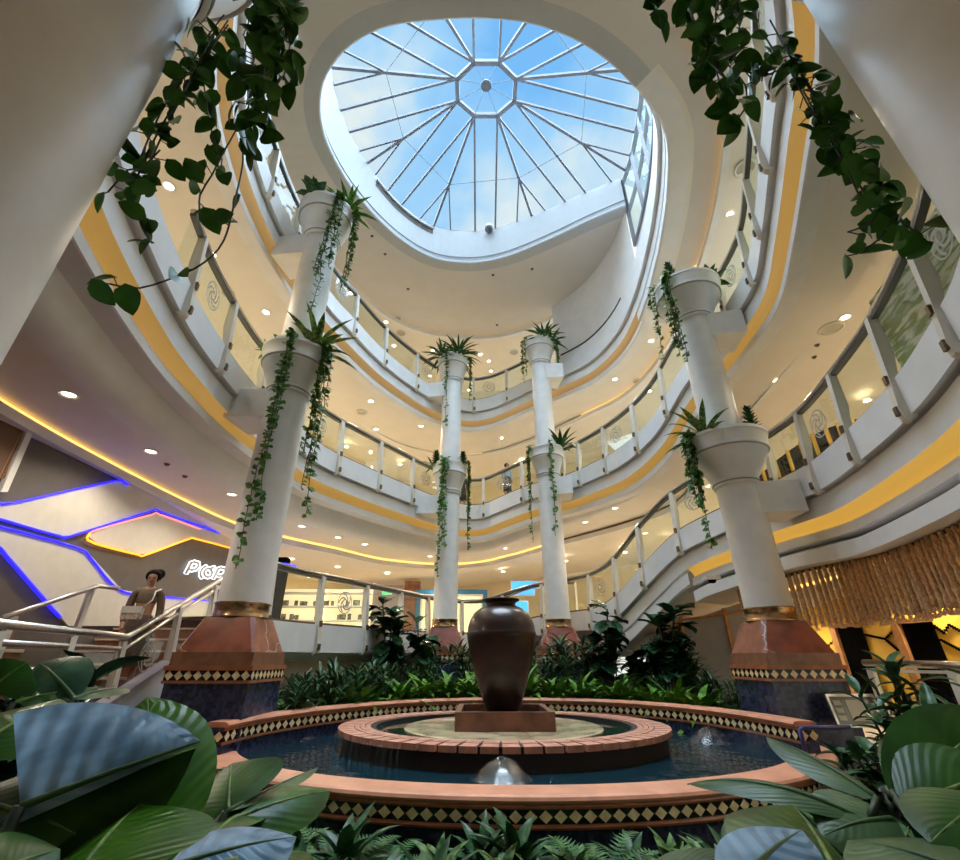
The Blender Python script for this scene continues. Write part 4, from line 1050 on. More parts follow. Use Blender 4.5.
# lit display shelves left at the back, with merchandise
for (px, lab) in ((300, 'lit display shelf unit behind the ground floor glass, nearest the left column'), (345, 'lit display shelf unit behind the ground floor glass, before the lilac bay')):
    a = at(px, 600, 15.2); t = thing('display_shelf', lab, 'display shelf', (a.x, 15.2, .62))
    bm = bmesh.new()
    for z in (.05, .45, .85, 1.25): box(bm, (0, 0, z), (1.6, .45, .04))
    obj('shelf_boards', bm, WHITE, t)
    bm = bmesh.new(); box(bm, (0, .24, .7), (1.6, .04, 1.4)); obj('back_panel', bm, SHOPLIT, t)
    bm = bmesh.new()
    for k in range(22): box(bm, (R.uniform(-.7, .7), R.uniform(-.1, .1), (.07, .47, .87)[k % 3] + .08), (R.uniform(.06, .14), .1, R.uniform(.1, .22)))
    obj('merchandise', bm, [mat('shelf_goods', (.18, .17, .13), .5, var=.8, scale=12)], t)
# black pier with a blue lit ring beside the left column, small camera under the ramp
a = at(284, 560, 10.9)
t = thing('shop_pier', 'black pier with a blue lit ring just right of the left column shaft', 'pier', (a.x, a.y, .62))
bm = bmesh.new(); box(bm, (0, 0, .75), (.22, .22, 1.5)); obj('pier_body', bm, BLACKM, t)
bm = bmesh.new(); lathe(bm, [(.27, 1.28), (.30, 1.28), (.30, 1.34), (.27, 1.34)], 24, closed=True); obj('led_ring', bm, LEDBLUE, t, True)
a = at(712, 580, 8.7)
t = thing('security_camera', 'small ceiling camera fixture under the ramp left of the right column', 'camera', tuple(a))
bm = bmesh.new(); box(bm, (0, 0, .03), (.26, .16, .06)); obj('mount', bm, POSTM, t)
bm = bmesh.new(); lathe(bm, [(0, -.06), (.05, -.05), (.075, 0), (0, .01)], 16); obj('dome', bm, BLACKM, t, True)
# second railing far back on the ground floor, rising to the right
br = thing('railing', 'sloping steel railing far behind the urn between the back columns', 'railing', (1.2, 14.6, .7))
bp = [at(470, 602, 15.2), at(505, 597, 14.8), at(543, 583, 14.2), at(575, 583, 13.8)]
bm = bmesh.new(); tube(bm, bp, .035, 10); obj('handrail', bm, DSTEEL, br, True, w=True)
for p in bp[1:]:
    bm = bmesh.new(); box(bm, (p.x, p.y, p.z / 2 + .33), (.06, .06, p.z - .66)); obj('post', bm, POSTM, br, w=True)
# foliage-print glass wall on the lowest right gallery
def palm_mat():
    m, nt, b = nodes_of('leaf_print_glass')
    tc, n, r = noise_color(nt, (.62, .66, .60), (.16, .26, .07), 3, 6, lo=.42, hi=.56)
    mp = nt.nodes.new('ShaderNodeMapping'); mp.inputs['Scale'].default_value = (1, 1, 4.5); mp.inputs['Rotation'].default_value = (.5, .3, 0)
    nt.links.new(tc.outputs['Object'], mp.inputs[0]); nt.links.new(mp.outputs[0], n.inputs['Vector'])
    nt.links.new(r.outputs['Color'], b.inputs['Base Color']); b.inputs['Roughness'].default_value = .3
    return m
PALM = palm_mat()
rg = span('right', 'right')
i_a = near_idx(4.95, 5.7, rg); lw = band('leaf_print_wall', PALM, (i_a, rg[1]), [(1.2, .0), (1.2, 2.35)]); tag(lw, 'pale wall with a green leaf print behind the glass at the right edge', 'wall panel', kind='thing')
rg2 = span('ramp2', 'right2'); i_b = near_idx(4.7, 5.9, rg2)
lw = band('leaf_print_wall', PALM, (i_b, i_b + 9), [(1.2, .0), (1.2, 1.7)]); tag(lw, 'pale leaf print wall behind the upper right balcony glass near the high planter', 'wall panel', kind='thing')
# slatted dark screens behind the right balcony glass
i_c = near_idx(4.95, 8.0, span('ramp', 'right'))
t = thing('slatted_screen', 'dark arched screen with yellow slats behind the right balcony glass', 'screen', tuple(sp(i_c, 1.6, 0)))
for k in range(-5, 8):
    i_ = i_c + k
    h_ = 1.25 - .012 * (k - 1) ** 2
    bm = bmesh.new(); p = sp(i_, 1.6, 0); box(bm, p + Vector((0, 0, h_ / 2)), (.05, .05, h_)); obj('slat', bm, GOLDLINE if False else YELLOW, t, w=True)
back_ = band('backing', BLACKM, (i_c - 5, i_c + 8), lambda i: [(1.66, 0), (1.66, 1.25 - .012 * (i - i_c - 1) ** 2)], t)
back_.matrix_parent_inverse = Matrix.Translation(-t.location)
# ------------------------------------------------------------------ leaves and plants
def strap(bm, o, az, L, w, elev, droop, segs=6, fold=.22, twist=0):
    o = Vector(o); d = Vector((math.cos(az), math.sin(az), 0)); s = Vector((-d.y, d.x, 0))
    p = o.copy(); rows = []
    for i in range(segs + 1):
        t = i / segs; e = elev - droop * t
        wd = w * (math.sin(PI * min(1, .12 + .88 * t)) ** .6 if t < 1 else 0) * (1 if t < .6 else 1 - ((t - .6) / .4) ** 2 * .75) / 2
        up = Vector((-d.x * math.sin(e), -d.y * math.sin(e), math.cos(e)))
        rows.append((p + s * wd + up * wd * fold * 2, p.copy(), p - s * wd + up * wd * fold * 2) if t < 1 else (p.copy(),))
        p = p + (d * math.cos(e) + Vector((0, 0, 1)) * math.sin(e)) * (L / segs)
    vr = [[bm.verts.new(v) for v in r] for r in rows]
    for a, b in zip(vr, vr[1:]):
        if len(b) == 3:
            bm.faces.new((a[0], a[1], b[1], b[0])); bm.faces.new((a[1], a[2], b[2], b[1]))
        else:
            bm.faces.new((a[0], a[1], b[0])); bm.faces.new((a[1], a[2], b[0]))
def ovate(bm, base, dv, up, L, W, cup=.15, droop=.5, segs=7, wide=.42, point=1.0, wavy=0, heart=0, sides=(1, 1), base_w=0, shear=0):
    """broad leaf: base point, direction, upper-side normal; the blade bends down by droop (radians)"""
    uvl = bm.loops.layers.uv.verify()
    d = Vector(dv).normalized(); u = Vector(up); u = (u - d * u.dot(d)).normalized(); s = d.cross(u)
    rows = []; p = Vector(base)
    for i in range(segs + 1):
        t = i / segs
        if t < wide: wd = base_w + (1 - base_w) * math.sin(PI / 2 * (t / wide)) ** .7
        else: wd = max(0, 1 - ((t - wide) / (1 - wide)) ** (1.6 + point)) ** .9
        wd *= W / 2
        a = -droop * t; dd = d * math.cos(a) + u * math.sin(a); uu = u * math.cos(a) - d * math.sin(a)
        q = p + dd * 0
        wv = wavy * math.sin(i * 2.4)
        r = []
        for f in (-1, -.55, 0, .55, 1):
            r.append((q + s * wd * f * sides[0 if f < 0 else 1] + uu * (abs(f) ** 1.3 * wd * cup * 2 + wv * abs(f)) - dd * (heart * W * .3 * abs(f) * max(0, 1 - 3 * t) + shear * abs(f) * wd * (1 - t)), (f, t)))
        rows.append(r); p = p + dd * (L / segs)
    V = [[bm.verts.new(c) for c, _ in r] for r in rows]
    for i in range(segs):
        for j in range(4):
            f = bm.faces.new((V[i][j], V[i][j + 1], V[i + 1][j + 1], V[i + 1][j]))
            for l, (a, b) in zip(f.loops, ((i, j), (i, j + 1), (i + 1, j + 1), (i + 1, j))): l[uvl].uv = rows[a][b][1]; 
def rosette_bm(n, L, w, e0, e1, droop, seed, z0=0, segs=6, fold=.22):
    r = random.Random(seed); bm = bmesh.new()
    for k in range(n):
        f = k / max(1, n - 1); az = k * 2.39996 + r.uniform(-.2, .2)
        strap(bm, (0, 0, z0 + .03 * f), az, L * r.uniform(.8, 1.1), w * r.uniform(.85, 1.1), e0 + (e1 - e0) * f + r.uniform(-.1, .1), droop * r.uniform(.7, 1.2), segs, fold)
    return bm
def simple_plant(name, bm, m, label, cat, loc_, group=None, rz=0, sc_=1):
    o = obj(name, bm, m, None, True); o.location = loc_; o.rotation_euler = (0, 0, rz); o.scale = (sc_,) * 3
    return tag(o, label, cat, group, 'thing')
def cane_bm(n, h, seed):
    """bushy plant of thin canes with tufts of narrow arching leaves"""
    r = random.Random(seed); bm = bmesh.new()
    for k in range(n):
        az = r.uniform(0, 2 * PI); d = r.uniform(0, .16); x, y = d * math.cos(az), d * math.sin(az); hh = h * r.uniform(.45, 1)
        tube(bm, [(x, y, -.05), (x * 1.5, y * 1.5, hh)], .012, 5)
        for q in range(13):
            strap(bm, (x * 1.5, y * 1.5, hh - .02 * q * r.uniform(.5, 1.6)), q * 2.4 + r.uniform(-.3, .3), r.uniform(.22, .34), r.uniform(.035, .055), 1.1 - .09 * q, r.uniform(.7, 1.3), 4)
    return bm
def protos(fn, n, name, m):
    out = []
    for k in range(n):
        bm = fn(k); me = bpy.data.meshes.new(name); bm.to_mesh(me); bm.free(); me.materials.append(m)
        me.polygons.foreach_set('use_smooth', [True] * len(me.polygons)); out.append(me)
    return out
def scatter(name, meshes, spots, cat, group, smin=.85, smax=1.15):
    out = []
    for k, (x, y) in enumerate(spots):
        o = bpy.data.objects.new(name, meshes[k % len(meshes)]); COL.objects.link(o)
        o.location = (x, y, soil_h(x, y) - .01); o.rotation_euler = (R.uniform(-.08, .08), R.uniform(-.08, .08), R.uniform(0, 2 * PI)); s = R.uniform(smin, smax); o.scale = (s, s, s)
        tag(o, None, cat, group, 'thing'); out.append(o)
    return out
def along_rear(n_off, f0, f1, step, jit):
    L = [0]
    for a, b in zip(rpath, rpath[1:]): L.append(L[-1] + (b - a).length)
    res = []; d = f0 * L[-1]
    while d < f1 * L[-1]:
        i = max(j for j in range(len(L)) if L[j] <= d); p = rpath[min(i, len(rpath) - 1)] + rn[min(i, len(rn) - 1)] * (n_off + R.uniform(-jit, jit))
        res.append((p.x, p.y)); d += step * R.uniform(.85, 1.15)
    return res
blocks = [(LX, LY, .75), (RXc, RYc, .75), (BLX, BY, .62), (BRX, BY, .62)]
def free(p):
    i = near_idx(p[0], p[1], gr)
    if p[1] > 8 and (Vector((p[0], p[1], 0)) - Vector((*SP_PTS[i][:2], 0))).dot(NOR[i]) > -.2: return False
    return all(abs(p[0] - x) > h or abs(p[1] - y) > h for x, y, h in blocks)
m_b = protos(lambda k: rosette_bm(26, .60, .095, .35, 1.4, 1.3, 10 + k), 3, 'strap_plant', LEAF_BRIGHT)
row = scatter('strap_leaved_plant', m_b, [p for p in along_rear(.52, .16, .86, .25, .07) if free(p)], 'plant', 'bright green plants in the row behind the pool rim', 1.05, 1.3)
number_labels(row, 'bright green strap-leaved plant', 'in the low row behind the pool rim')
m_c = protos(lambda k: cane_bm(9, .74, 40 + k), 4, 'cane_plant', LEAF_DARK)
row = scatter('narrow_leaved_plant', m_c, [p for p in along_rear(1.22, .18, .86, .36, .12) if free(p)], 'plant', 'dark narrow-leaved plants, nearer row', .7, .9)
number_labels(row, 'dark narrow-leaved plant', 'just behind the bright green row')
row = scatter('narrow_leaved_plant', m_c, [p for p in along_rear(1.75, .16, .85, .42, .2) if free(p) and p[1] < 13.2 and -3.3 < p[0] < 4.4], 'plant', 'dark narrow-leaved plants, farther row', 1.05, 1.35)
number_labels(row, 'taller dark narrow-leaved plant', 'in the back of the planting')
row = scatter('narrow_leaved_plant', m_c, [p for p in along_rear(2.6, .22, .8, .6, .2) if free(p) and p[1] < 12.7 and -2.9 < p[0] < 3.6], 'plant', 'dark narrow-leaved plants by the white wall', 1.1, 1.4)
number_labels(row, 'dark narrow-leaved plant', 'against the white wall at the back')
row = scatter('narrow_leaved_plant', m_c, [p for p in along_rear(.5, .045, .15, .3, .05) if free(p)] , 'plant', 'dark plants beside the left base', .8, 1)
number_labels(row, 'dark low plant', 'beside the left column base')
row = scatter('narrow_leaved_plant', m_c, [(-2.65, 7.75), (-2.35, 8.2), (-2.9, 8.15), (-2.6, 8.65), (-2.05, 8.7), (-2.3, 9.1), (-1.75, 9.2), (-1.95, 9.6), (-2.95, 7.55), (-2.55, 7.4)], 'plant', 'dark plants between the left base and the white wall', .75, 1.1)
number_labels(row, 'dark narrow-leaved plant', 'beside the left end of the white wall')
row = scatter('narrow_leaved_plant', m_c, [p for p in along_rear(.55, .87, .95, .3, .05) if free(p)] , 'plant', 'dark plants before the right base', .7, .95)
number_labels(row, 'dark low plant', 'beside the right column base')
# fiddle-leaf figs
def fig(label, x, y, h, nl, seed, L=.42, W=.32, lean=(0, 0)):
    r = random.Random(seed); z0 = soil_h(x, y)
    t = thing('fiddle_leaf_fig', label, 'plant', (x, y, z0))
    bm = bmesh.new(); st_ = []
    for k in range(3):
        a = k * 2.1 + seed; top = Vector((lean[0] + .22 * math.cos(a), lean[1] + .22 * math.sin(a), h * (1 - .18 * k)))
        P = [Vector((0, 0, -.05)), Vector((top.x * .3, top.y * .3, top.z * .5)), top]; tube(bm, P, .018, 6); st_.append(P)
    obj('stem', bm, STEMM, t)
    bm = bmesh.new()
    for k in range(nl):
        P = st_[k % 3]; f = r.uniform(.3, 1.0); p = P[1].lerp(P[2], (f - .3) / .7) if f > .3 else P[0].lerp(P[1], f)
        az = k * 2.4 + r.uniform(-.4, .4); e = r.uniform(-.5, .6) if f < .9 else r.uniform(.2, 1.0)
        d = Vector((math.cos(az) * math.cos(e), math.sin(az) * math.cos(e), math.sin(e)))
        s = r.uniform(.75, 1.15)
        ovate(bm, p, d, (0, 0, 1), L * s, W * s, .12, r.uniform(.2, .9), 7, .58, 1.2, .008)
    obj('leaves', bm, LEAF_FIG, t, True)
    return t
p = at(388, 650, 10.6); fig('tall fiddle-leaf fig standing left of the left back column', p.x, 10.6, 1.8, 62, 3)
p = at(424, 650, 10.9); fig('smaller fiddle-leaf fig in front of the left back column base', p.x, 10.9, 1.3, 46, 9, .36, .27)
p = at(606, 650, 10.2); fig('fiddle-leaf fig right of the right back column, under the white ramp', p.x, 10.2, 1.6, 56, 5)
p = at(668, 655, 9.6); fig('largest fiddle-leaf fig, before the grey panelled wall under the ramp', p.x, 9.6, 1.65, 84, 7, .44, .33, (.15, 0))
p = at(640, 660, 9.9); fig('low fiddle-leaf fig between the two tall ones at right', p.x, 9.9, 1.0, 34, 11)
# bush right of the plaque
def bush(label, x, y, h, seed, L=.3, W=.09, n=9, m=LEAF_DARK):
    r = random.Random(seed); t = thing('leafy_bush', label, 'plant', (x, y, max(soil_h(x, y), -1.4)))
    bm = bmesh.new(); bl = bmesh.new()
    for k in range(n):
        az = r.uniform(0, 2 * PI); d = r.uniform(.03, .3); hh = h * r.uniform(.55, 1)
        top = Vector((d * 1.3 * math.cos(az), d * 1.3 * math.sin(az), hh)); tube(bm, [(d * .3 * math.cos(az), d * .3 * math.sin(az), -.05), top], .012, 5)
        for q in range(16):
            f = .35 + .65 * q / 15; p = Vector((d * .3 * math.cos(az), d * .3 * math.sin(az), 0)).lerp(top, f)
            a2 = q * 2.4 + k; e = r.uniform(-.2, .7) + (.5 if q > 12 else 0)
            ovate(bl, p, (math.cos(a2) * math.cos(e), math.sin(a2) * math.cos(e), math.sin(e)), (0, 0, 1), L * r.uniform(.7, 1.1), W * r.uniform(.8, 1.2), .2, r.uniform(.4, 1.1), 5, .4, .6)
    obj('stems', bm, STEMG, t); obj('leaves', bl, m, t, True); return t
p = at(900, 700, 5.0); bush('dark glossy bush beside the plaque, before the terrace railing', p.x, p.y, 1.25, 4, n=12)
p = at(945, 690, 4.4); bush('dark glossy bush with upright pointed leaves at the right edge before the terrace railing', p.x, p.y, 1.3, 6, .38, .12, 8)
p = at(885, 742, 4.7); bush('low dark bush right of the pool end, under the plaque', p.x, p.y, .6, 8)
p = at(55, 690, 3.2); bush('dark leafy bush at the left edge in front of the landing railing', p.x, p.y, 1.35, 12, .34, .2, 6, LEAF_FIG)
p = at(180, 745, 4.6); bush('low dark bush at the foot of the left mosaic base', p.x, p.y, .6, 14)

# bottom foliage in front of the pool
def varieg(k): return rosette_bm(16, .28, .075, .5, 1.4, 1.0, 70 + k, .07, 6, .18)
def fernm(k):
    r = random.Random(90 + k); bm = bmesh.new()
    for q in range(12):
        az = q * 2.4 + r.uniform(-.2, .2); e = r.uniform(.7, 1.25); L = r.uniform(.30, .44); d = Vector((math.cos(az), math.sin(az), 0)); s = Vector((-d.y, d.x, 0)); p = Vector((0, 0, .06)); n_ = 18
        for i in range(n_):
            a = e - 1.5 * i / n_; p = p + (d * math.cos(a) + Vector((0, 0, math.sin(a)))) * (L / n_); wl = .055 * math.sin(PI * (i + 1.5) / (n_ + 2)) + .01
            tdir = d * math.cos(a) + Vector((0, 0, math.sin(a)))
            for sg in (-1, 1):
                b_ = s * sg
                bm.faces.new([bm.verts.new(v) for v in (p - tdir * .008, p + b_ * wl + tdir * .018, p + tdir * .010)])
    return bm
m_v = protos(varieg, 3, 'variegated_plant', LEAF_VAR); m_f = protos(fernm, 3, 'fern', LEAF_FERN); m_d = protos(lambda k: rosette_bm(18, .36, .08, .5, 1.4, 1.0, 120 + k, .04), 3, 'dark_plant', LEAF_DARK)
def ground_spots(L): return [(at(x, y, Y).x, Y) for x, y, Y in L]
sp_v = [(440, 815, 3.85), (500, 830, 3.7), (575, 815, 3.8), (665, 800, 3.9), (700, 815, 3.75), (410, 840, 3.4), (540, 845, 3.4), (620, 845, 3.4), (850, 760, 4.4), (880, 770, 4.0), (830, 790, 4.0), (790, 800, 3.9), (300, 800, 4.1)]
row = scatter('variegated_plant', m_v, ground_spots(sp_v), 'plant', 'pale variegated plants before the pool', 1.0, 1.3); number_labels(row, 'pale variegated plant', 'in the foliage before the pool')
sp_f = [(360, 830, 3.75), (470, 840, 3.5), (600, 830, 3.7), (640, 830, 3.6), (545, 820, 3.9), (330, 805, 4.0), (285, 790, 4.25), (745, 810, 3.8), (560, 850, 3.3), (690, 850, 3.3), (390, 815, 3.95)]
row = scatter('fern', m_f, ground_spots(sp_f), 'fern', 'green ferns before the pool', .95, 1.3); number_labels(row, 'small green fern', 'in the foliage before the pool')
sp_d = [(340, 835, 3.5), (385, 845, 3.35), (430, 850, 3.3), (515, 815, 3.95), (650, 845, 3.3), (730, 840, 3.4), (260, 800, 3.9), (235, 770, 4.3), (310, 835, 3.4), (480, 812, 4.0), (720, 800, 3.95), (770, 820, 3.6), (815, 770, 4.4), (870, 790, 3.8), (900, 760, 4.1), (350, 812, 3.9), (625, 812, 3.95)]
row = scatter('dark_leaved_plant', m_d, ground_spots(sp_d), 'plant', 'dark low plants before the pool', .9, 1.3); number_labels(row, 'dark low rosette plant', 'in the foliage before the pool')

# big foreground leaves: each plant is a thing, each leaf a part
def big_leaf(t, base, tip, W, up, m, cup=.12, droop=.5, wide=.45, point=.8, segs=14, label=None, stem=True, wavy=0.0, from_=None, sides=(1, 1), base_w=0, shear=0):
    base, tip = Vector(base), Vector(tip); d = tip - base
    # the chord of the bent blade should end at the tip
    L = d.length * (1 + droop * droop / 24); u = Vector(up); dn_ = d.normalized(); u = (u - dn_ * u.dot(dn_)).normalized()
    d0 = dn_ * math.cos(droop / 2) + u * math.sin(droop / 2)
    bm = bmesh.new(); ovate(bm, base, d0, u, L, W, cup, droop, segs, wide, point, wavy, 0, sides, base_w, shear)
    l = obj('leaf', bm, m, t, True, w=True)
    if label: l['label'] = label
    bm = bmesh.new(); P = []
    uu = (u - d0 * u.dot(d0)).normalized(); p = base.copy()
    for i in range(segs + 1):
        a = -droop * i / segs; P.append(p - (uu * math.cos(a) - d0 * math.sin(a)) * .002); p = p + (d0 * math.cos(a) + uu * math.sin(a)) * (L / segs)
    tube(bm, P, .006, 6, rs=[.009 * (1 - .75 * i / segs) for i in range(segs + 1)]); obj('midrib', bm, LEAF_STRIPE if m in (LEAF_BIG, LEAF_LIME) else LEAF_GREY2, l, True)
    if stem:
        f = Vector(from_) if from_ is not None else Vector((t.location.x, t.location.y, t.location.z))
        bm = bmesh.new(); mid = base.lerp(f, .5) + Vector((0, 0, .05)); tube(bm, [f, mid, base], .013, 8); obj('stalk', bm, STEMG, l, True)
t1 = thing('broad_leaved_plant', 'big tropical plant at lower left with a blue-sheened leaf folded over glossy green leaves', 'plant', (-1.12, 1.15, -1.4))
big_leaf(t1, at(20, 806, 1.25), at(200, 741, 1.42), .74, (.05, -.62, .78), LEAF_SHEEN, -.04, .10, .04, .15, label='large blue-sheened half leaf with raised ribs', sides=(1, .04), base_w=1, shear=.20)
big_leaf(t1, at(15, 812, 1.27), at(196, 748, 1.45), .40, (.1, -.9, .2), LEAF_BIG, -.05, .10, .35, .8, sides=(.03, .8), base_w=.7, stem=False)
big_leaf(t1, at(150, 885, 1.34), at(148, 698, 1.62), .31, (.25, -.8, .55), LEAF_LIME, -.10, .35, .5, .9, label='tall glossy lime green leaf with pale midrib')
big_leaf(t1, at(60, 900, 1.12), at(140, 806, 1.38), .40, (-.2, -.55, .8), LEAF_LIME, -.15, .4, .5, .6)
big_leaf(t1, at(-40, 760, 1.5), at(60, 700, 1.75), .50, (0, -.6, .75), LEAF_BIG, -.1, .4, .5, .7)
big_leaf(t1, at(-40, 800, 1.3), at(75, 835, 1.3), .36, (.1, -.5, .8), LEAF_BIG, -.1, .4, .5, .7)
big_leaf(t1, at(-20, 880, 1.1), at(60, 850, 1.2), .26, (.1, -.5, .8), LEAF_BIG, -.1, .4, .5, .7)
t2 = thing('broad_leaved_plant', 'dark green broad-leaved plant at the left edge beneath the landing railing', 'plant', (-1.75, 1.75, -1.4))
big_leaf(t2, at(-10, 690, 1.9), at(28, 662, 1.95), .28, (.1, -.7, .6), LEAF_BIG, -.1, .4, .5, .8)
big_leaf(t2, at(75, 700, 1.9), at(40, 664, 2.05), .22, (.1, -.7, .6), LEAF_FIG, -.1, .5, .5, .8)
big_leaf(t2, at(15, 702, 1.85), at(100, 688, 2.0), .17, (0, -.4, .9), LEAF_BIG, -.1, .3, .5, .8, wavy=.012)
big_leaf(t2, at(70, 700, 1.85), at(128, 690, 2.1), .14, (0, -.2, 1), LEAF_GREY2, -.1, .4, .5, .8)
t3 = thing('broad_leaved_plant', 'broad-leaved plant at bottom left with upright rounded leaves before the pool rim', 'plant', (-1.25, 2.1, -1.4))
big_leaf(t3, at(228, 812, 2.2), at(232, 764, 2.45), .40, (.1, -.8, .45), LEAF_BIG, -.08, .35, .55, 1.4, label='upright rounded green leaf')
big_leaf(t3, at(205, 832, 2.1), at(330, 792, 2.5), .24, (.1, -.55, .8), LEAF_BIG, -.16, .4, .5, 1.0)
big_leaf(t3, at(225, 812, 2.15), at(318, 768, 2.75), .10, (-.2, -.2, .9), LEAF_GREY2, -.25, .1, .5, .8)
big_leaf(t3, at(215, 835, 2.0), at(255, 815, 2.4), .2, (0, -.4, .9), LEAF_BIG, -.1, .5, .5, .9)
t4 = thing('broad_leaved_plant', 'plant with a long pale grey-green leaf lying across the bottom left edge', 'plant', (-.9, 1.5, -1.4))
big_leaf(t4, at(165, 868, 1.5), at(296, 838, 1.75), .24, (.05, -.45, .9), LEAF_SHEEN, -.12, .25, .45, .8, label='pale grey leaf lying flat')
big_leaf(t4, at(200, 872, 1.5), at(310, 856, 1.9), .2, (0, -.4, .9), LEAF_BIG, -.12, .4, .5, .8)
t5 = thing('broad_leaved_plant', 'big tropical plant at lower right with long leaves reaching over the pool rim', 'plant', (1.75, 1.95, -1.4))
hub = at(895, 815, 1.95)
big_leaf(t5, at(880, 800, 1.95), at(766, 738, 2.35), .18, (.1, -.45, .9), LEAF_GREY2, -.18, .35, .45, .7, from_=hub, label='long grey-green leaf pointing at the pool')
big_leaf(t5, at(870, 822, 1.9), at(688, 788, 2.25), .15, (.05, -.35, .95), LEAF_GREY2, -.16, .75, .45, .7, from_=hub, label='longest grey-green leaf drooping over the pool rim')
big_leaf(t5, at(893, 800, 1.9), at(1000, 716, 2.0), .31, (-.3, -.75, .5), LEAF_BIG, -.06, .25, .5, 1.0, from_=hub)
big_leaf(t5, at(905, 810, 1.85), at(1010, 770, 1.8), .34, (-.1, -.6, .75), LEAF_BIG, -.08, .35, .5, .9, from_=hub)
big_leaf(t5, at(895, 818, 1.9), at(822, 838, 1.9), .30, (.1, -.5, .8), LEAF_GREY2, -.1, .6, .5, .9, from_=hub)
big_leaf(t5, at(915, 828, 1.8), at(905, 745, 2.5), .2, (0, -.6, .7), LEAF_FIG, -.1, .5, .5, .9, from_=hub)
t6 = thing('broad_leaved_plant', 'plant with a dark folded leaf and blue sheen at the bottom right edge', 'plant', (1.0, 1.2, -1.4))
big_leaf(t6, at(845, 892, 1.25), at(792, 806, 1.62), .36, (.1, -.75, .6), LEAF_BIG, -.25, .3, .5, .6)
big_leaf(t6, at(730, 895, 1.2), at(802, 832, 1.42), .19, (-.1, -.4, .9), LEAF_SHEEN, -.1, .3, .5, .8, label='blue-sheened leaf underside')
big_leaf(t6, at(640, 882, 1.5), at(742, 858, 1.6), .11, (0, -.4, .9), LEAF_GREY2, -.08, .3, .5, .8)
t7 = thing('broad_leaved_plant', 'plant with pale grey-green leaves filling the bottom right corner', 'plant', (1.5, 1.4, -1.4))
big_leaf(t7, at(968, 872, 1.35), at(848, 842, 1.6), .30, (0, -.4, .9), LEAF_GREY2, -.08, .35, .5, .9, label='pale grey-green leaf lying flat')
big_leaf(t7, at(1000, 800, 1.6), at(930, 845, 1.5), .26, (0, -.4, .9), LEAF_BIG, -.1, .4, .5, .9)
t8 = thing('broad_leaved_plant', 'light green broad-leaved plant at the right edge before the dark bush', 'plant', (2.6, 2.6, -1.4))
big_leaf(t8, at(955, 742, 2.6), at(898, 718, 2.75), .30, (-.1, -.8, .45), LEAF_LIME, -.08, .4, .5, 1.2)
big_leaf(t8, at(930, 760, 2.6), at(892, 742, 2.7), .2, (-.1, -.4, .9), LEAF_GREY2, -.08, .4, .5, 1.0)
big_leaf(t8, at(975, 735, 2.5), at(915, 705, 2.9), .16, (-.1, -.4, .9), LEAF_GREY2, -.1, .4, .5, 1.0)

# ------------------------------------------------------------------ plants and vines in the column planters
RIMR = {LX: .57, RXc: .665, BLX: .505, BRX: .505}
def rim_pt(X, Y, Z, az, r=.56): a = math.radians(az); return Vector((X + r * math.cos(a), Y + r * math.sin(a), Z))
def vine(label, P0, az, L, n=3, spread=.12, leaf=.10, dens=26, seed=0, m=LEAF_VINE, group=None, cling=0):
    """strands hanging from the rim point, leaves along them"""
    r = random.Random(seed); t = thing('trailing_vine', label, 'vine', tuple(P0), 0, group)
    bs, bl = bmesh.new(), bmesh.new(); a = math.radians(az); out = Vector((math.cos(a), math.sin(a), 0)); sd = Vector((-out.y, out.x, 0))
    for k in range(n):
        off_ = r.uniform(-spread, spread); LL = L * (1 if k == 0 else r.uniform(.45, .9)); N = max(6, int(LL * 8)); P = [-out * .14 + Vector((0, 0, .05)) + sd * off_, out * .02 + Vector((0, 0, .06)) + sd * off_]
        x = off_
        for i in range(1, N + 1):
            x += r.uniform(-.022, .022); P.append(out * (.045 - cling * min(1, 1.6 * i / N) + r.uniform(-.012, .012)) + sd * x + Vector((0, 0, -LL * i / N)))
        tube(bs, P, .006, 5)
        for q in range(int(LL * dens)):
            f = (r.random() ** 1.25) * (len(P) - 2) + 1; i = min(int(f), len(P) - 2); p = P[i].lerp(P[i + 1], f - i)
            az2 = r.uniform(0, 2 * PI); e = r.uniform(-1.0, .4); d = Vector((math.cos(az2) * math.cos(e), math.sin(az2) * math.cos(e), math.sin(e)))
            if d.dot(out) < -.3: d = d - out * 2 * d.dot(out)
            s = leaf * r.uniform(.6, 1.2); ovate(bl, p, d, out + Vector((0, 0, .5)), s, s * .8, .1, .3, 3, .4, .6)
    obj('stems', bs, STEMG, t); obj('leaves', bl, m, t, True); return t
def V(lab, X, Y, Z, az, L, **k): return vine(lab, rim_pt(X, Y, Z, az, RIMR[X]), az, L, **k)
V('thin vine down the front of the left column from its lower planter', LX, LY, 4.76, -76, 3.7, cling=.18, n=4, spread=.06, dens=34, seed=1)
V('thick vine hanging right of the left column from its lower planter', LX, LY, 4.76, -18, 2.9, n=7, spread=.16, dens=36, seed=2)
V('vine down the front of the left column from its upper planter', LX, LY, 8.34, -50, 3.0, cling=.1, n=5, spread=.09, dens=34, seed=3)
V('vine hanging free right of the left column from its upper planter', LX, LY, 8.34, -5, 2.3, n=4, spread=.09, dens=34, seed=4)
V('vine hanging left of the right column from its lower planter', RXc, RYc, 3.40, 190, 1.9, n=7, spread=.10, dens=44, seed=5)
V('wide leafy vine hanging left of the right column from its upper planter', RXc, RYc, 6.80, 205, 2.1, n=8, spread=.28, dens=30, leaf=.10, seed=6, m=LEAF_BRIGHT)
V('vine before the left back column from its lower planter', BLX, BY, 4.95, -100, 3.1, cling=.13, n=5, spread=.09, dens=30, seed=7)
V('vine hanging right of the left back column from its lower planter', BLX, BY, 4.95, -12, 2.4, n=5, spread=.10, dens=30, seed=8)
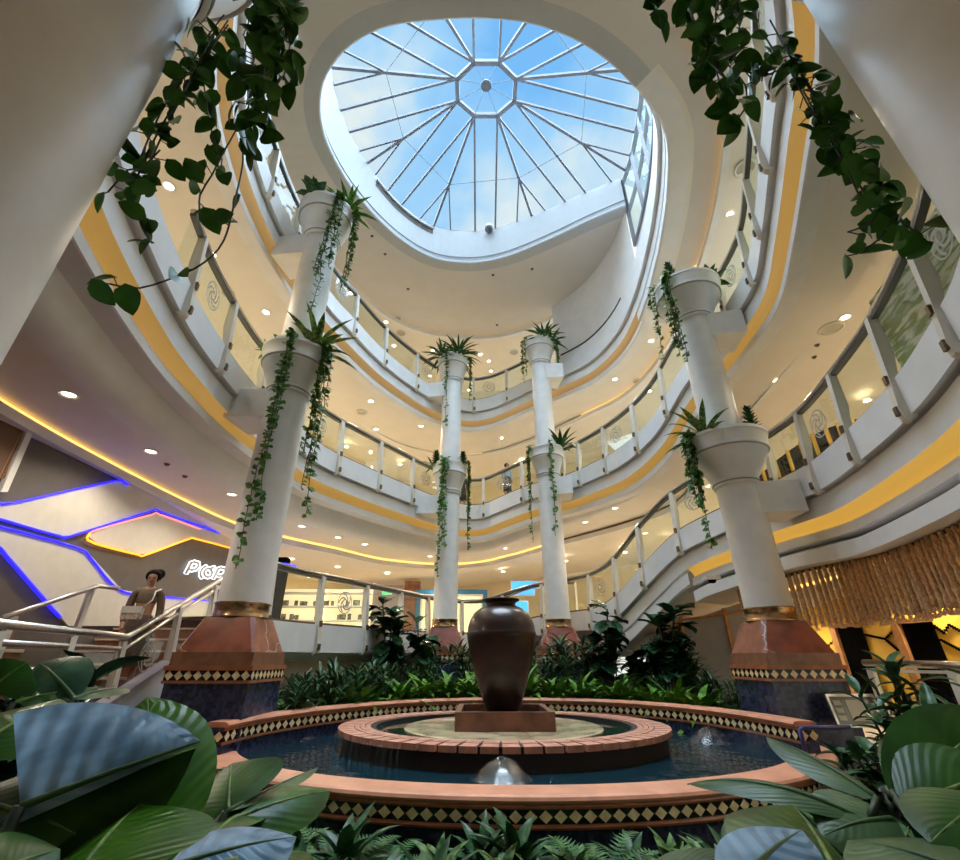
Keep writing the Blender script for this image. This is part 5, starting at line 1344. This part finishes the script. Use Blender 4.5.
V('thin vine before the left back column from its upper planter', BLX, BY, 8.6, -108, 2.5, cling=.13, n=2, spread=.05, dens=22, seed=9)
V('short vine hanging right of the left back column from its upper planter', BLX, BY, 8.6, -12, 1.6, n=4, spread=.12, dens=26, seed=10)
V('vine hanging left of the right back column from its lower planter', BRX, BY, 5.45, 195, 2.7, n=4, spread=.09, dens=28, seed=11)
V('thin vine before the right back column from its lower planter', BRX, BY, 5.45, -88, 2.6, cling=.13, n=2, spread=.04, dens=26, seed=12)
V('vine hanging left of the right back column from its upper planter', BRX, BY, 9.25, 200, 1.6, n=4, spread=.12, dens=28, seed=13)
V('vine hanging right of the right back column from its upper planter', BRX, BY, 9.25, -15, 1.35, n=4, spread=.12, dens=28, seed=14)
def pot_plant(name, label, X, Y, Z, az, rr, n, L, w, e0, e1, droop, m, seed, cat='plant', zo=0):
    a = math.radians(az); o = simple_plant(name, rosette_bm(n, L, w, e0, e1, droop, seed), m, label, cat, (X + rr * math.cos(a), Y + rr * math.sin(a), Z - .08 + zo)); return o
pot_plant('striped_fern', 'striped fern spreading out of the lower planter of the left column', LX, LY, 4.76, -25, .40, 16, .85, .12, .15, 1.25, .8, LEAF_STRIPE, 201, 'fern')
pot_plant('leafy_tuft', 'small green tuft at the left of the left column lower planter', LX, LY, 4.76, 200, .47, 16, .28, .05, .2, 1.2, .8, LEAF_BRIGHT, 202)
pot_plant('leafy_tuft', 'dark leafy tuft behind the left column lower planter rim', LX, LY, 4.76, -110, .46, 9, .17, .10, .5, 1.2, .7, LEAF_DARK, 203)
pot_plant('spider_plant', 'bright spiky plant at the right of the left column upper planter', LX, LY, 8.34, -10, .46, 20, .65, .09, .1, 1.4, .9, LEAF_BRIGHT, 204)
pot_plant('broad_leaved_tuft', 'broad dark tuft at the left of the left column upper planter', LX, LY, 8.34, -110, .46, 16, .45, .2, .4, 1.4, .7, LEAF_DARK, 205)
pot_plant('striped_fern', 'striped fern reaching left out of the lower planter of the right column', RXc, RYc, 3.40, 200, .44, 18, .85, .11, .1, 1.2, .8, LEAF_STRIPE, 206, 'fern')
def spiky(label, X, Y, Z, az, h, seed):
    a = math.radians(az); r = random.Random(seed); bm = bmesh.new()
    for k in range(70):
        f = k / 70; strap(bm, (0, 0, h * f), k * 2.4, .20 * (1 - .3 * f), .055, .3 + .9 * f, .4, 3)
    return simple_plant('spiky_plant', bm, LEAF_DARK, label, 'plant', (X + .46 * math.cos(a), Y + .46 * math.sin(a), Z - .08))
spiky('dark spiky upright plant at the right of the right column lower planter', RXc, RYc, 3.40, -40, .5, 1)
spiky('dark spiky plant at the left of the right column upper planter', RXc, RYc, 6.80, 215, .5, 2)
pot_plant('broad_leaved_tuft', 'pale broad-leaved tuft at the right of the right column upper planter', RXc, RYc, 6.80, -35, .46, 12, .42, .16, .3, 1.3, .7, LEAF_FERN, 207)
pot_plant('spiky_plant', 'wide arching dracaena in the upper planter of the left back column', BLX, BY, 8.6, -60, .36, 44, .85, .08, -.1, 1.2, 1.1, LEAF_FERN, 208)
pot_plant('spiky_plant', 'second arching dracaena at the left of the left back column upper planter', BLX, BY, 8.6, 215, .40, 30, .75, .08, -.1, 1.2, 1.0, LEAF_FERN, 209)
spiky('dark bushy plant at the left of the left back column lower planter', BLX, BY, 4.95, 215, .36, 3)
spiky('dark bushy plant at the right of the left back column lower planter', BLX, BY, 4.95, -35, .32, 4)
pot_plant('leafy_tuft', 'thin leaning tuft left of the left back column lower planter', BLX, BY, 4.95, 190, .5, 10, .45, .06, .0, .8, .7, LEAF_FERN, 210)
pot_plant('spiky_plant', 'spreading dracaena in the upper planter of the right back column', BRX, BY, 9.25, -70, .36, 36, .7, .08, -.1, 1.3, 1.0, LEAF_FERN, 211)
pot_plant('spiky_plant', 'arching dracaena at the right of the right back column upper planter', BRX, BY, 9.25, -20, .42, 22, .6, .08, -.1, 1.2, .9, LEAF_FERN, 212)
pot_plant('striped_fern', 'bright fern at the right of the right back column lower planter', BRX, BY, 5.45, -25, .44, 18, .75, .11, .3, 1.4, .8, LEAF_FERN, 213, 'fern')

# pothos hanging from the planters of the two near columns
def pothos(label, paths, leaf, seed, dens=1.0):
    """paths: lists of scene points; heart-shaped leaves on wiry stems"""
    r = random.Random(seed); t = thing('pothos_vine', label, 'vine', tuple(paths[0][0]))
    bs = bmesh.new(); bl = bmesh.new()
    for P in paths:
        S, _ = catmull([tuple(p) for p in P], .05); S = [Vector(s) for s in S]
        tube(bs, S, .004, 6)
        for i in range(2, len(S)):
            if r.random() > .55 * dens and i < len(S) - 1: continue
            p = S[i] + Vector((r.uniform(-.05, .05), r.uniform(-.05, .05), r.uniform(-.04, .04)))
            az = r.uniform(0, 2 * PI); e = r.uniform(-1.2, .1); d = Vector((math.cos(az) * math.cos(e), math.sin(az) * math.cos(e), math.sin(e)))
            s = leaf * r.uniform(.65, 1.2)
            tube(bs, [S[i], p], .003, 4)
            ovate(bl, p, d, Vector((r.uniform(-.5, .5), -.8 + r.uniform(-.5, .5), -.2 + r.uniform(-.6, .9))), s, s * .78, .10, r.uniform(.1, .5), 6, .32, .35, 0, .5)
    obj('stems', bs, STEMG, t, w=True); obj('leaves', bl, LEAF_POTHOS, t, True, w=True); return t
def pp(L): return [at(x, y, Y) for x, y, Y in L]
pothos('pothos vine thickly hanging from the upper left planter, in front of the balconies', [
    pp([(268, -20, 1.25), (262, 20, 1.3), (255, 55, 1.3), (248, 90, 1.3), (252, 130, 1.32)]),
    pp([(280, -20, 1.2), (285, 20, 1.25), (278, 60, 1.28), (270, 95, 1.3), (266, 125, 1.3)]),
    pp([(295, -20, 1.2), (292, 10, 1.22), (290, 45, 1.25), (283, 80, 1.27)]),
    pp([(262, -20, 1.25), (268, 40, 1.27), (262, 80, 1.3), (255, 110, 1.3), (240, 140, 1.35)]),
    pp([(300, -20, 1.2), (298, 5, 1.22), (280, 30, 1.22), (262, 50, 1.25)]),
    pp([(255, -15, 1.22), (258, 25, 1.25), (272, 50, 1.27), (275, 75, 1.28)])], .115, 21, 1.8)
pothos('long sparse pothos strand dangling from the upper left planter down to the balcony', [
    pp([(250, 10, 1.3), (245, 60, 1.35), (250, 100, 1.38), (236, 130, 1.4), (222, 155, 1.42), (212, 175, 1.43), (200, 195, 1.45), (200, 215, 1.46)]),
    pp([(240, 130, 1.35), (243, 160, 1.4), (235, 200, 1.42), (224, 240, 1.45), (205, 262, 1.45), (180, 275, 1.46), (140, 288, 1.47), (110, 284, 1.47)]),
    pp([(228, 20, 1.35), (205, 60, 1.38), (206, 100, 1.4), (214, 140, 1.42), (222, 160, 1.43)])], .105, 22, .8)
pothos('pothos vine clinging along the edge of the huge left column', [
    pp([(224, 15, 1.2), (205, 40, 1.22), (185, 75, 1.25), (165, 105, 1.28), (150, 135, 1.3), (140, 160, 1.32)]),
    pp([(228, 25, 1.22), (200, 65, 1.24), (180, 100, 1.27), (160, 140, 1.3), (150, 165, 1.32), (148, 185, 1.33)]),
    pp([(215, 30, 1.2), (190, 80, 1.24), (165, 120, 1.28), (140, 165, 1.32), (128, 170, 1.35), (108, 192, 1.35)]),
    pp([(160, 150, 1.3), (135, 180, 1.32), (138, 215, 1.33), (152, 243, 1.33)])], .098, 23, 1.8)
pothos('pothos vine bunched at the top right, left of the huge column', [
    pp([(745, -20, 1.15), (730, 15, 1.2), (710, 40, 1.22), (700, 75, 1.25)]),
    pp([(700, -20, 1.2), (690, 10, 1.2), (705, 35, 1.22), (720, 70, 1.25), (735, 95, 1.27)]),
    pp([(680, -20, 1.2), (665, 0, 1.2), (650, 15, 1.2)]),
    pp([(720, -20, 1.2), (715, 30, 1.22), (725, 60, 1.25), (745, 85, 1.27), (744, 110, 1.28), (728, 128, 1.3)]),
    pp([(735, -20, 1.2), (740, 20, 1.2), (735, 60, 1.22), (755, 75, 1.25)]),
    pp([(690, -20, 1.2), (700, 20, 1.2), (712, 55, 1.23), (722, 92, 1.26)])], .115, 24, 1.8)
pothos('long pothos vine hanging down the edge of the huge right column', [
    pp([(770, 20, 1.2), (792, 60, 1.22), (820, 105, 1.25), (850, 150, 1.28), (880, 195, 1.3), (905, 225, 1.32)]),
    pp([(780, 35, 1.2), (810, 90, 1.22), (840, 135, 1.26), (870, 180, 1.29), (900, 218, 1.32), (925, 240, 1.33)]),
    pp([(785, 60, 1.22), (800, 85, 1.25), (822, 125, 1.27), (845, 165, 1.29), (862, 200, 1.32), (880, 218, 1.33)]),
    pp([(800, 70, 1.22), (830, 120, 1.25), (858, 165, 1.28), (885, 205, 1.3), (900, 222, 1.31)]),
    pp([(790, 70, 1.22), (812, 112, 1.25), (840, 155, 1.28), (866, 195, 1.3)]),
    pp([(880, 205, 1.3), (872, 222, 1.32), (848, 232, 1.33)]),
    pp([(895, 215, 1.3), (878, 240, 1.32), (856, 254, 1.33)]),
    pp([(760, 30, 1.2), (775, 55, 1.21), (765, 75, 1.22), (795, 62, 1.22)])], .092, 25, 1.8)

# ------------------------------------------------------------------ people
def skin(name, V_, E_, rad, m, parent, levels=2, w=False):
    me = bpy.data.meshes.new(name); me.from_pydata(V_, E_, []); o = bpy.data.objects.new(name, me); COL.objects.link(o)
    md = o.modifiers.new('s', 'SKIN'); sv = me.skin_vertices[0].data
    for i, r_ in enumerate(rad): sv[i].radius = r_ if isinstance(r_, tuple) else (r_, r_); sv[i].use_root = (i == 0)
    md.use_smooth_shade = True; o.modifiers.new('d', 'SUBSURF').levels = levels
    dg = bpy.context.evaluated_depsgraph_get(); nm = bpy.data.meshes.new_from_object(o.evaluated_get(dg)); nm.name = name
    bpy.data.objects.remove(o); nm.materials.clear(); nm.materials.append(m)
    q = bpy.data.objects.new(name, nm); COL.objects.link(q); q.parent = parent; return q
def ellipsoid(bm, c, r, rot=None, sub=3):
    g_ = bmesh.ops.create_icosphere(bm, subdivisions=sub, radius=1)
    for v in g_['verts']:
        v.co = Vector((v.co.x * r[0], v.co.y * r[1], v.co.z * r[2]))
        if rot is not None: v.co = rot @ v.co
        v.co += Vector(c)
def person(label, loc_, rz, H, top_m, skirt_m, crop=False, long_skirt=True):
    """standing person facing -y before rotation"""
    t = thing('person', label, 'person', loc_, rz)
    k = H / 1.70
    S = lambda *a: tuple(v * k for v in a)
    V_ = [S(0, 0, .92), S(0, 0, 1.08), S(0, .01, 1.25), S(0, .01, 1.40), S(0, 0, 1.47), S(0, -.01, 1.54), S(0, -.015, 1.62), S(0, -.005, 1.68),
          S(-.17, .01, 1.38), S(-.215, .03, 1.12), S(-.20, -.08, .90), S(-.17, -.12, .83), S(.17, .01, 1.38), S(.215, .04, 1.12), S(.21, -.05, .88), S(.20, -.08, .80),
          S(-.09, 0, .84), S(-.10, -.02, .48), S(-.10, .02, .09), S(-.10, -.10, .03), S(.09, 0, .84), S(.10, -.04, .48), S(.10, .0, .09), S(.10, -.12, .03)]
    E_ = [(0, 1), (1, 2), (2, 3), (3, 4), (4, 5), (5, 6), (6, 7), (3, 8), (8, 9), (9, 10), (10, 11), (3, 12), (12, 13), (13, 14), (14, 15), (0, 16), (16, 17), (17, 18), (18, 19), (0, 20), (20, 21), (21, 22), (22, 23)]
    rd = [(.15, .11), (.12, .09), (.15, .105), (.10, .08), .05, (.065, .085), (.078, .098), (.055, .07), .055, .043, .034, .03, .055, .043, .034, .03, .085, .058, .042, .036, .085, .058, .042, .036]
    rd = [tuple(v * k for v in r_) if isinstance(r_, tuple) else r_ * k for r_ in rd]
    body = skin('body', V_, E_, rd, SKIN, t)
    # fingers, fixed to the hands
    bm = bmesh.new()
    for hx, hy, hz in (S(-.17, -.12, .83), S(.20, -.08, .80)):
        for q in range(4):
            x = hx + (q - 1.5) * .018 * k; Lf = (.07, .08, .075, .06)[q] * k
            tube(bm, [(x, hy, hz), (x, hy - .012 * k, hz - Lf * .6), (x, hy - .006 * k, hz - Lf)], .009 * k, 6)
        sg = 1 if hx < 0 else -1
        tube(bm, [(hx + .02 * sg * k, hy - .01 * k, hz + .01 * k), (hx + .045 * sg * k, hy - .03 * k, hz - .02 * k), (hx + .045 * sg * k, hy - .035 * k, hz - .045 * k)], .010 * k, 6)
    obj('fingers', bm, SKIN, body, True)
    bm = bmesh.new()
    for sx in (-1, 1): ellipsoid(bm, S(sx * .03, -.098, 1.60), S(.014, .008, .008), None, 1)
    obj('eyes', bm, BLACKM, body, True)
    bm = bmesh.new(); ellipsoid(bm, S(0, -.108, 1.572), S(.012, .018, .024), None, 1)
    for sx in (-1, 1): ellipsoid(bm, S(sx * .08, .0, 1.59), S(.012, .02, .03), None, 1)
    obj('nose_and_ears', bm, SKIN, body, True)
    bm = bmesh.new(); ellipsoid(bm, S(0, -.098, 1.535), S(.024, .01, .008), None, 1); obj('mouth', bm, mat('lip_colour', (.35, .10, .08), .5) if 'lip_colour' not in MATS else MATS['lip_colour'], body, True)
    bm = bmesh.new(); ellipsoid(bm, S(0, .025, 1.64), S(.115, .115, .105)); 
    for v in bm.verts:
        if v.co.y < -.03 * k and v.co.z < 1.66 * k: v.co.y = -.03 * k
    ellipsoid(bm, S(.05, .07, 1.68), S(.085, .08, .08)); obj('hair', bm, HAIR, t, True)
    TV = [S(0, 0, 1.18 if crop else .95), S(0, .01, 1.27), S(0, .01, 1.41), S(-.175, .012, 1.385), S(-.218, .032, 1.12), S(-.205, -.07, .92), S(.175, .012, 1.385), S(.218, .042, 1.12), S(.222, -.045, .90)]
    TE = [(0, 1), (1, 2), (2, 3), (3, 4), (4, 5), (2, 6), (6, 7), (7, 8)]
    TR = [(.145, .115), (.165, .12), (.115, .09), .066, .056, .045, .066, .056, .045]
    skin('top', TV, TE, [tuple(v * k for v in r_) if isinstance(r_, tuple) else r_ * k for r_ in TR], top_m, t)
    bm = bmesh.new(); zz = .35 if long_skirt else .80
    prof = [(.145 * k, 1.05 * k), (.17 * k, .95 * k), (.195 * k, .84 * k), (.19 * k, .6 * k), (.20 * k, zz * k), (.185 * k, zz * k)]
    lathe(bm, prof, 28, sx=1, sy=.76); obj('skirt', bm, skirt_m, t, True)
    return t
pw = person('woman in a brown ribbed crop top and long skirt coming down the stairs', (-4.50, 6.58, -.37), math.radians(22), 1.46, DRESS, DRESS, True)
bg = thing('handbag', 'small pale patterned bag held before the woman on the stairs', 'bag', (-4.47, 6.34, .54))
bm = bmesh.new(); box(bm, (0, 0, 0), (.24, .07, .15)); bmesh.ops.bevel(bm, geom=list(bm.edges), offset=.015, segments=2); obj('pouch', bm, BAGM, bg)
bm = bmesh.new(); box(bm, (0, -.03, .04), (.245, .03, .08)); obj('flap', bm, WHITESTRAP, bg)
bm = bmesh.new(); tube(bm, [(.11, -.01, .06), (.20, .02, .16), (.14, .12, .28), (.14, .22, .32)], .010, 6); obj('strap', bm, WHITESTRAP, bg, True)
i_p = near_idx(-.45, 13.7, span('back', 'back'))
q = sp(i_p, .38, 0); person('dark-haired person in a black coat behind the balcony glass between the back columns', (q.x, q.y, q.z), 0, 1.12, SHIRTDK, SHIRTDK, False)
i_p = near_idx(.78, 13.6, span('back', 'back')); q = sp(i_p, .38, 0)
person('person in a grey-blue shirt behind the balcony glass between the back columns', (q.x, q.y, q.z), .4, 1.2, SHIRTBL, SHIRTDK, False)
# ------------------------------------------------------------------ downlights and grilles, set on the ceilings
bpy.context.view_layer.update()
bv, bp_ = [], []
for o in ceil_objs:
    b0 = len(bv); bv += [o.matrix_world @ v.co for v in o.data.vertices]; bp_ += [tuple(b0 + i for i in p.vertices) for p in o.data.polygons]
CB = BVHTree.FromPolygons(bv, bp_)
def ceil_hit(x, y):
    for dx, dy in ((0, 0), (0, -5), (0, 5), (0, -9), (0, 9), (6, 0), (-6, 0), (0, -14), (0, 14)):
        h = CB.ray_cast(Vector((0, 0, 0)), ray(x + dx, y + dy).normalized())
        if h[0] is not None and abs(h[1].z) > .9: return h[0], h[1]
    return None, None
bm = bmesh.new(); lathe(bm, [(.07, 0), (.105, 0), (.11, -.012), (.095, -.02), (.07, -.006)], 24, closed=True); TRIM = obj('trim_ring', bm, WHITE); 
bm = bmesh.new(); lathe(bm, [(0, -.004), (.072, -.004), (.072, .02)], 20); LENS = obj('lens', bm, LAMP)
trim_me, lens_me = TRIM.data, LENS.data; bpy.data.objects.remove(TRIM); bpy.data.objects.remove(LENS)
LIGHT_W = 90
def downlight(x, y, power=1.0, size=1.0, warm=(1.0, .86, .66)):
    p, n = ceil_hit(x, y)
    if p is None: print('downlight missed', x, y); return None
    t = thing('downlight', None, 'downlight', tuple(p - Vector((0, 0, .002)))); t.scale = (size,) * 3
    for nm, me in (('trim_ring', trim_me), ('lens', lens_me)):
        c = bpy.data.objects.new(nm, me); COL.objects.link(c); c.parent = t
    l = bpy.data.lights.new('downlight_beam', 'SPOT'); l.energy = LIGHT_W * power; l.color = warm; l.spot_size = math.radians(150); l.spot_blend = .6; l.shadow_soft_size = .06
    lo = bpy.data.objects.new('downlight_beam', l); COL.objects.link(lo); lo.location = p - Vector((0, 0, .04))
    return t
GROUPS = [
 ('under the middle left balcony', [(69, 394), (151, 451), (232, 494)], 1.1),
 ('under the back of the middle balcony', [(302, 521), (338, 537), (365, 539), (430, 551), (505, 539), (499, 569)], 1.0),
 ('in the low ceiling above the ground floor', [(309, 582), (373, 583)], .8),
 ('under the back right of the middle balcony', [(585, 517), (615, 508), (645, 533)], 1.0),
 ('under the highest left balcony', [(169, 186), (212, 254), (266, 312)], 1.0),
 ('under the back of the highest balcony', [(371, 401), (376, 429), (421, 426), (501, 438), (551, 413)], 1.0),
 ('under the rising white parapet at right', [(615, 379), (651, 341), (649, 391)], 1.0),
 ('in the ceiling over the lowest right balcony', [(845, 317), (776, 386)], 1.0),
 ('in the top ceiling below the skylight', [(351, 293), (386, 322), (433, 350), (489, 361), (491, 371), (430, 376), (469, 395)], 1.0),
 ('high at right below the top parapet', [(730, 214), (695, 270)], 1.0),
]
for where, L, pw_ in GROUPS:
    ob = []
    for x, y in L:
        t = downlight(x, y, pw_)
        if t: t['group'] = 'downlights ' + where; ob.append(t)
    if len(ob) > 1: number_labels(ob, 'round warm downlight', where)
    elif ob: ob[0]['label'] = 'round warm downlight ' + where
def grille(x, y, r, label):
    p, n = ceil_hit(x, y)
    if p is None: print('grille missed', x, y); return
    t = thing('ceiling_speaker', label, 'ceiling speaker', tuple(p))
    bm = bmesh.new(); lathe(bm, [(r * .8, -.005), (r, -.005), (r * 1.03, -.02), (r * .85, -.03), (r * .8, -.02)], 28, closed=True); obj('rim', bm, CEIL, t, True)
    bm = bmesh.new(); lathe(bm, [(0, -.012), (r * .82, -.012)], 24); obj('grille', bm, FROST, t)
for x, y, r, lab in ((228, 293, .14, 'round speaker under the highest left balcony beside the pothos strand'), (362, 412, .16, 'round speaker in the ceiling under the back of the highest balcony, at left'), (398, 323, .14, 'smaller of two round speakers in the top ceiling at left'), (401, 333, .2, 'larger of two round speakers in the top ceiling at left'), (514, 352, .2, 'round speaker in the top ceiling above the right back column'), (745, 168, .2, 'round speaker high at right beside the upper balcony handrail'), (831, 328, .2, 'round speaker over the lowest right balcony'), (637, 386, .14, 'round speaker in the ceiling behind the right column vine')):
    grille(x, y, r, lab)
bm = bmesh.new(); lathe(bm, [(0, -.03), (.03, -.03), (.035, -.01), (.05, 0), (0, .0)], 12); sp_o = obj('sprinkler', bm, DSTEEL); sp_me = sp_o.data; bpy.data.objects.remove(sp_o)
for where, L in (('in the top ceiling below the skylight', [(372, 236), (385, 254), (408, 289), (493, 275), (497, 325), (532, 269)]), ('in the ceiling over the lowest right balcony', [(814, 357), (817, 345)]), ('under the middle left balcony', [(167, 464), (185, 476)])):
    ob = []
    for x, y in L:
        p, n = ceil_hit(x, y)
        if p is None: continue
        o = bpy.data.objects.new('sprinkler', sp_me); COL.objects.link(o); o.location = p; tag(o, None, 'sprinkler', 'sprinklers ' + where, 'thing'); ob.append(o)
    number_labels(ob, 'tiny dark sprinkler head', where)
# spotlight on the rim of the drum, and the slot beside it
dr = span('roof', 'roof')
i_s = min(range(dr[0], dr[1]), key=lambda i: abs(proj(sp(i, .0, ZG - SP_PTS[i][2]))[0] - 490) + (1000 if SP_PTS[i][1] < 9 else 0))
p = sp(i_s, -.06, ZG - SP_PTS[i_s][2] - .08)
t = thing('spotlight', 'small blue-grey spotlight on the drum rim below the skylight', 'spotlight', tuple(p))
bm = bmesh.new(); lathe(bm, [(0, .10), (.10, .10), (.13, .02), (.13, -.08), (.10, -.10), (0, -.06)], 20); obj('lamp_head', bm, FRAMEM, t, True)
bm = bmesh.new(); box(bm, (0, .06, -.10), (.06, .12, .06)); obj('bracket', bm, FRAMEM, t)
sl = [i for i in range(dr[0], dr[1]) if SP_PTS[i][1] > 7.5 and 372 < proj(sp(i, .05, ZG - SP_PTS[i][2] - .5))[0] < 437]
band('slot', PATHM, (sl[0], sl[-1]), lambda i: [(.055, ZG - SP_PTS[i][2] - .42), (.055, ZG - SP_PTS[i][2] - .20)], drum)
band('slot_ledge', DRUMW, (sl[0], sl[-1]), lambda i: [(.05, ZG - SP_PTS[i][2] - .20), (.0, ZG - SP_PTS[i][2] - .20), (.0, ZG - SP_PTS[i][2] - .16), (.05, ZG - SP_PTS[i][2] - .16)], drum)
# added downlights of the same kind farther in, to brighten the galleries
def added_gallery_lamp(i, n, z, power):
    p = sp(i, n, z)
    t = thing('downlight', None, 'downlight', tuple(p)); t['group'] = 'added downlights deep in the galleries'; t['label'] = 'added round warm downlight deep in a gallery behind the parapet'
    for nm, me in (('trim_ring', trim_me), ('lens', lens_me)):
        c = bpy.data.objects.new(nm, me); COL.objects.link(c); c.parent = t
    l = bpy.data.lights.new('downlight_beam', 'SPOT'); l.energy = LIGHT_W * power; l.color = (1.0, .84, .60); l.spot_size = math.radians(160); l.spot_blend = .6; l.shadow_soft_size = .08
    lo = bpy.data.objects.new('downlight_beam', l); COL.objects.link(lo); lo.location = p - Vector((0, 0, .04))
UNDER = {'left': -1.69, 'back': -1.32 - .37, 'ramp2': -1.325, 'right2': -1.12, 'left2': -1.12, 'back2': -1.325, 'roof': -1.315, 'ramp': -1.62, 'right': -1.62}
for nm, st in (('left', 5), ('back', 5), ('ramp2', 6), ('right2', 5), ('left2', 6), ('back2', 6), ('roof', 7), ('ramp', 7), ('right', 7)):
    a, b = RANGE[nm]
    for i in range(a + 2, b - 1, st):
        added_gallery_lamp(i, {'roof': 4.6, 'ramp': 1.75, 'right': 1.75}.get(nm, 3.3), UNDER[nm] - .002, {'roof': .22, 'right': 1.3}.get(nm, 1.1))

# ------------------------------------------------------------------ daylight, sky, camera
sun = bpy.data.lights.new('daylight', 'SUN'); sun.energy = 18; sun.angle = math.radians(130); sun.color = (.58, .79, 1.0)
so = bpy.data.objects.new('daylight', sun); COL.objects.link(so); so.rotation_euler = (math.radians(-14), math.radians(4), 0)
sun2 = bpy.data.lights.new('daylight_overhead', 'SUN'); sun2.energy = 4.5; sun2.angle = math.radians(40); sun2.color = (.88, .94, 1.0)
so2 = bpy.data.objects.new('daylight_overhead', sun2); COL.objects.link(so2); so2.rotation_euler = (math.radians(-4), 0, 0)
w = bpy.data.worlds.new('sky'); sc.world = w; w.use_nodes = True; nt = w.node_tree; bgd = nt.nodes['Background']
tc = nt.nodes.new('ShaderNodeTexCoord'); n = nt.nodes.new('ShaderNodeTexNoise'); n.inputs['Scale'].default_value = 2.6; n.inputs['Detail'].default_value = 5; n.inputs['Roughness'].default_value = .5
nt.links.new(tc.outputs['Generated'], n.inputs['Vector'])
sep = nt.nodes.new('ShaderNodeSeparateXYZ'); nt.links.new(tc.outputs['Generated'], sep.inputs[0])
ma = nt.nodes.new('ShaderNodeMath'); ma.operation = 'MULTIPLY_ADD'; ma.inputs[1].default_value = -.75; ma.inputs[2].default_value = .68   # more cloud towards the horizon
nt.links.new(sep.outputs['Z'], ma.inputs[0])
ad = nt.nodes.new('ShaderNodeMath'); ad.operation = 'ADD'; nt.links.new(n.outputs['Fac'], ad.inputs[0]); nt.links.new(ma.outputs[0], ad.inputs[1])
r = nt.nodes.new('ShaderNodeValToRGB'); e = r.color_ramp.elements
e[0].position = .40; e[0].color = (.20, .52, .95, 1); e[1].position = .66; e[1].color = (.92, .95, .86, 1)
m1 = e.new(.53); m1.color = (.38, .68, .97, 1)
nt.links.new(ad.outputs[0], r.inputs['Fac']); nt.links.new(r.outputs['Color'], bgd.inputs['Color']); bgd.inputs['Strength'].default_value = 1.0

cam = bpy.data.cameras.new('camera'); co = bpy.data.objects.new('camera', cam); COL.objects.link(co)
cam.sensor_width = 36; cam.lens = 36 * FPX / 960; cam.clip_start = .02; cam.clip_end = 200
co.rotation_euler = (PI / 2 + PITCH, 0, 0); sc.camera = co
sc.unit_settings.scale_length = 1.2
vs_ = sc.view_settings; vs_.view_transform = 'Standard'; vs_.look = 'None'; vs_.gamma = 1; vs_.exposure = 0; vs_.use_curve_mapping = False
cy = sc.cycles; cy.max_bounces = 10; cy.diffuse_bounces = 5; cy.glossy_bounces = 4; cy.transmission_bounces = 6; cy.transparent_max_bounces = 24
cy.sample_clamp_indirect = 4; cy.use_denoising = True; cy.caustics_reflective = False; cy.caustics_refractive = False
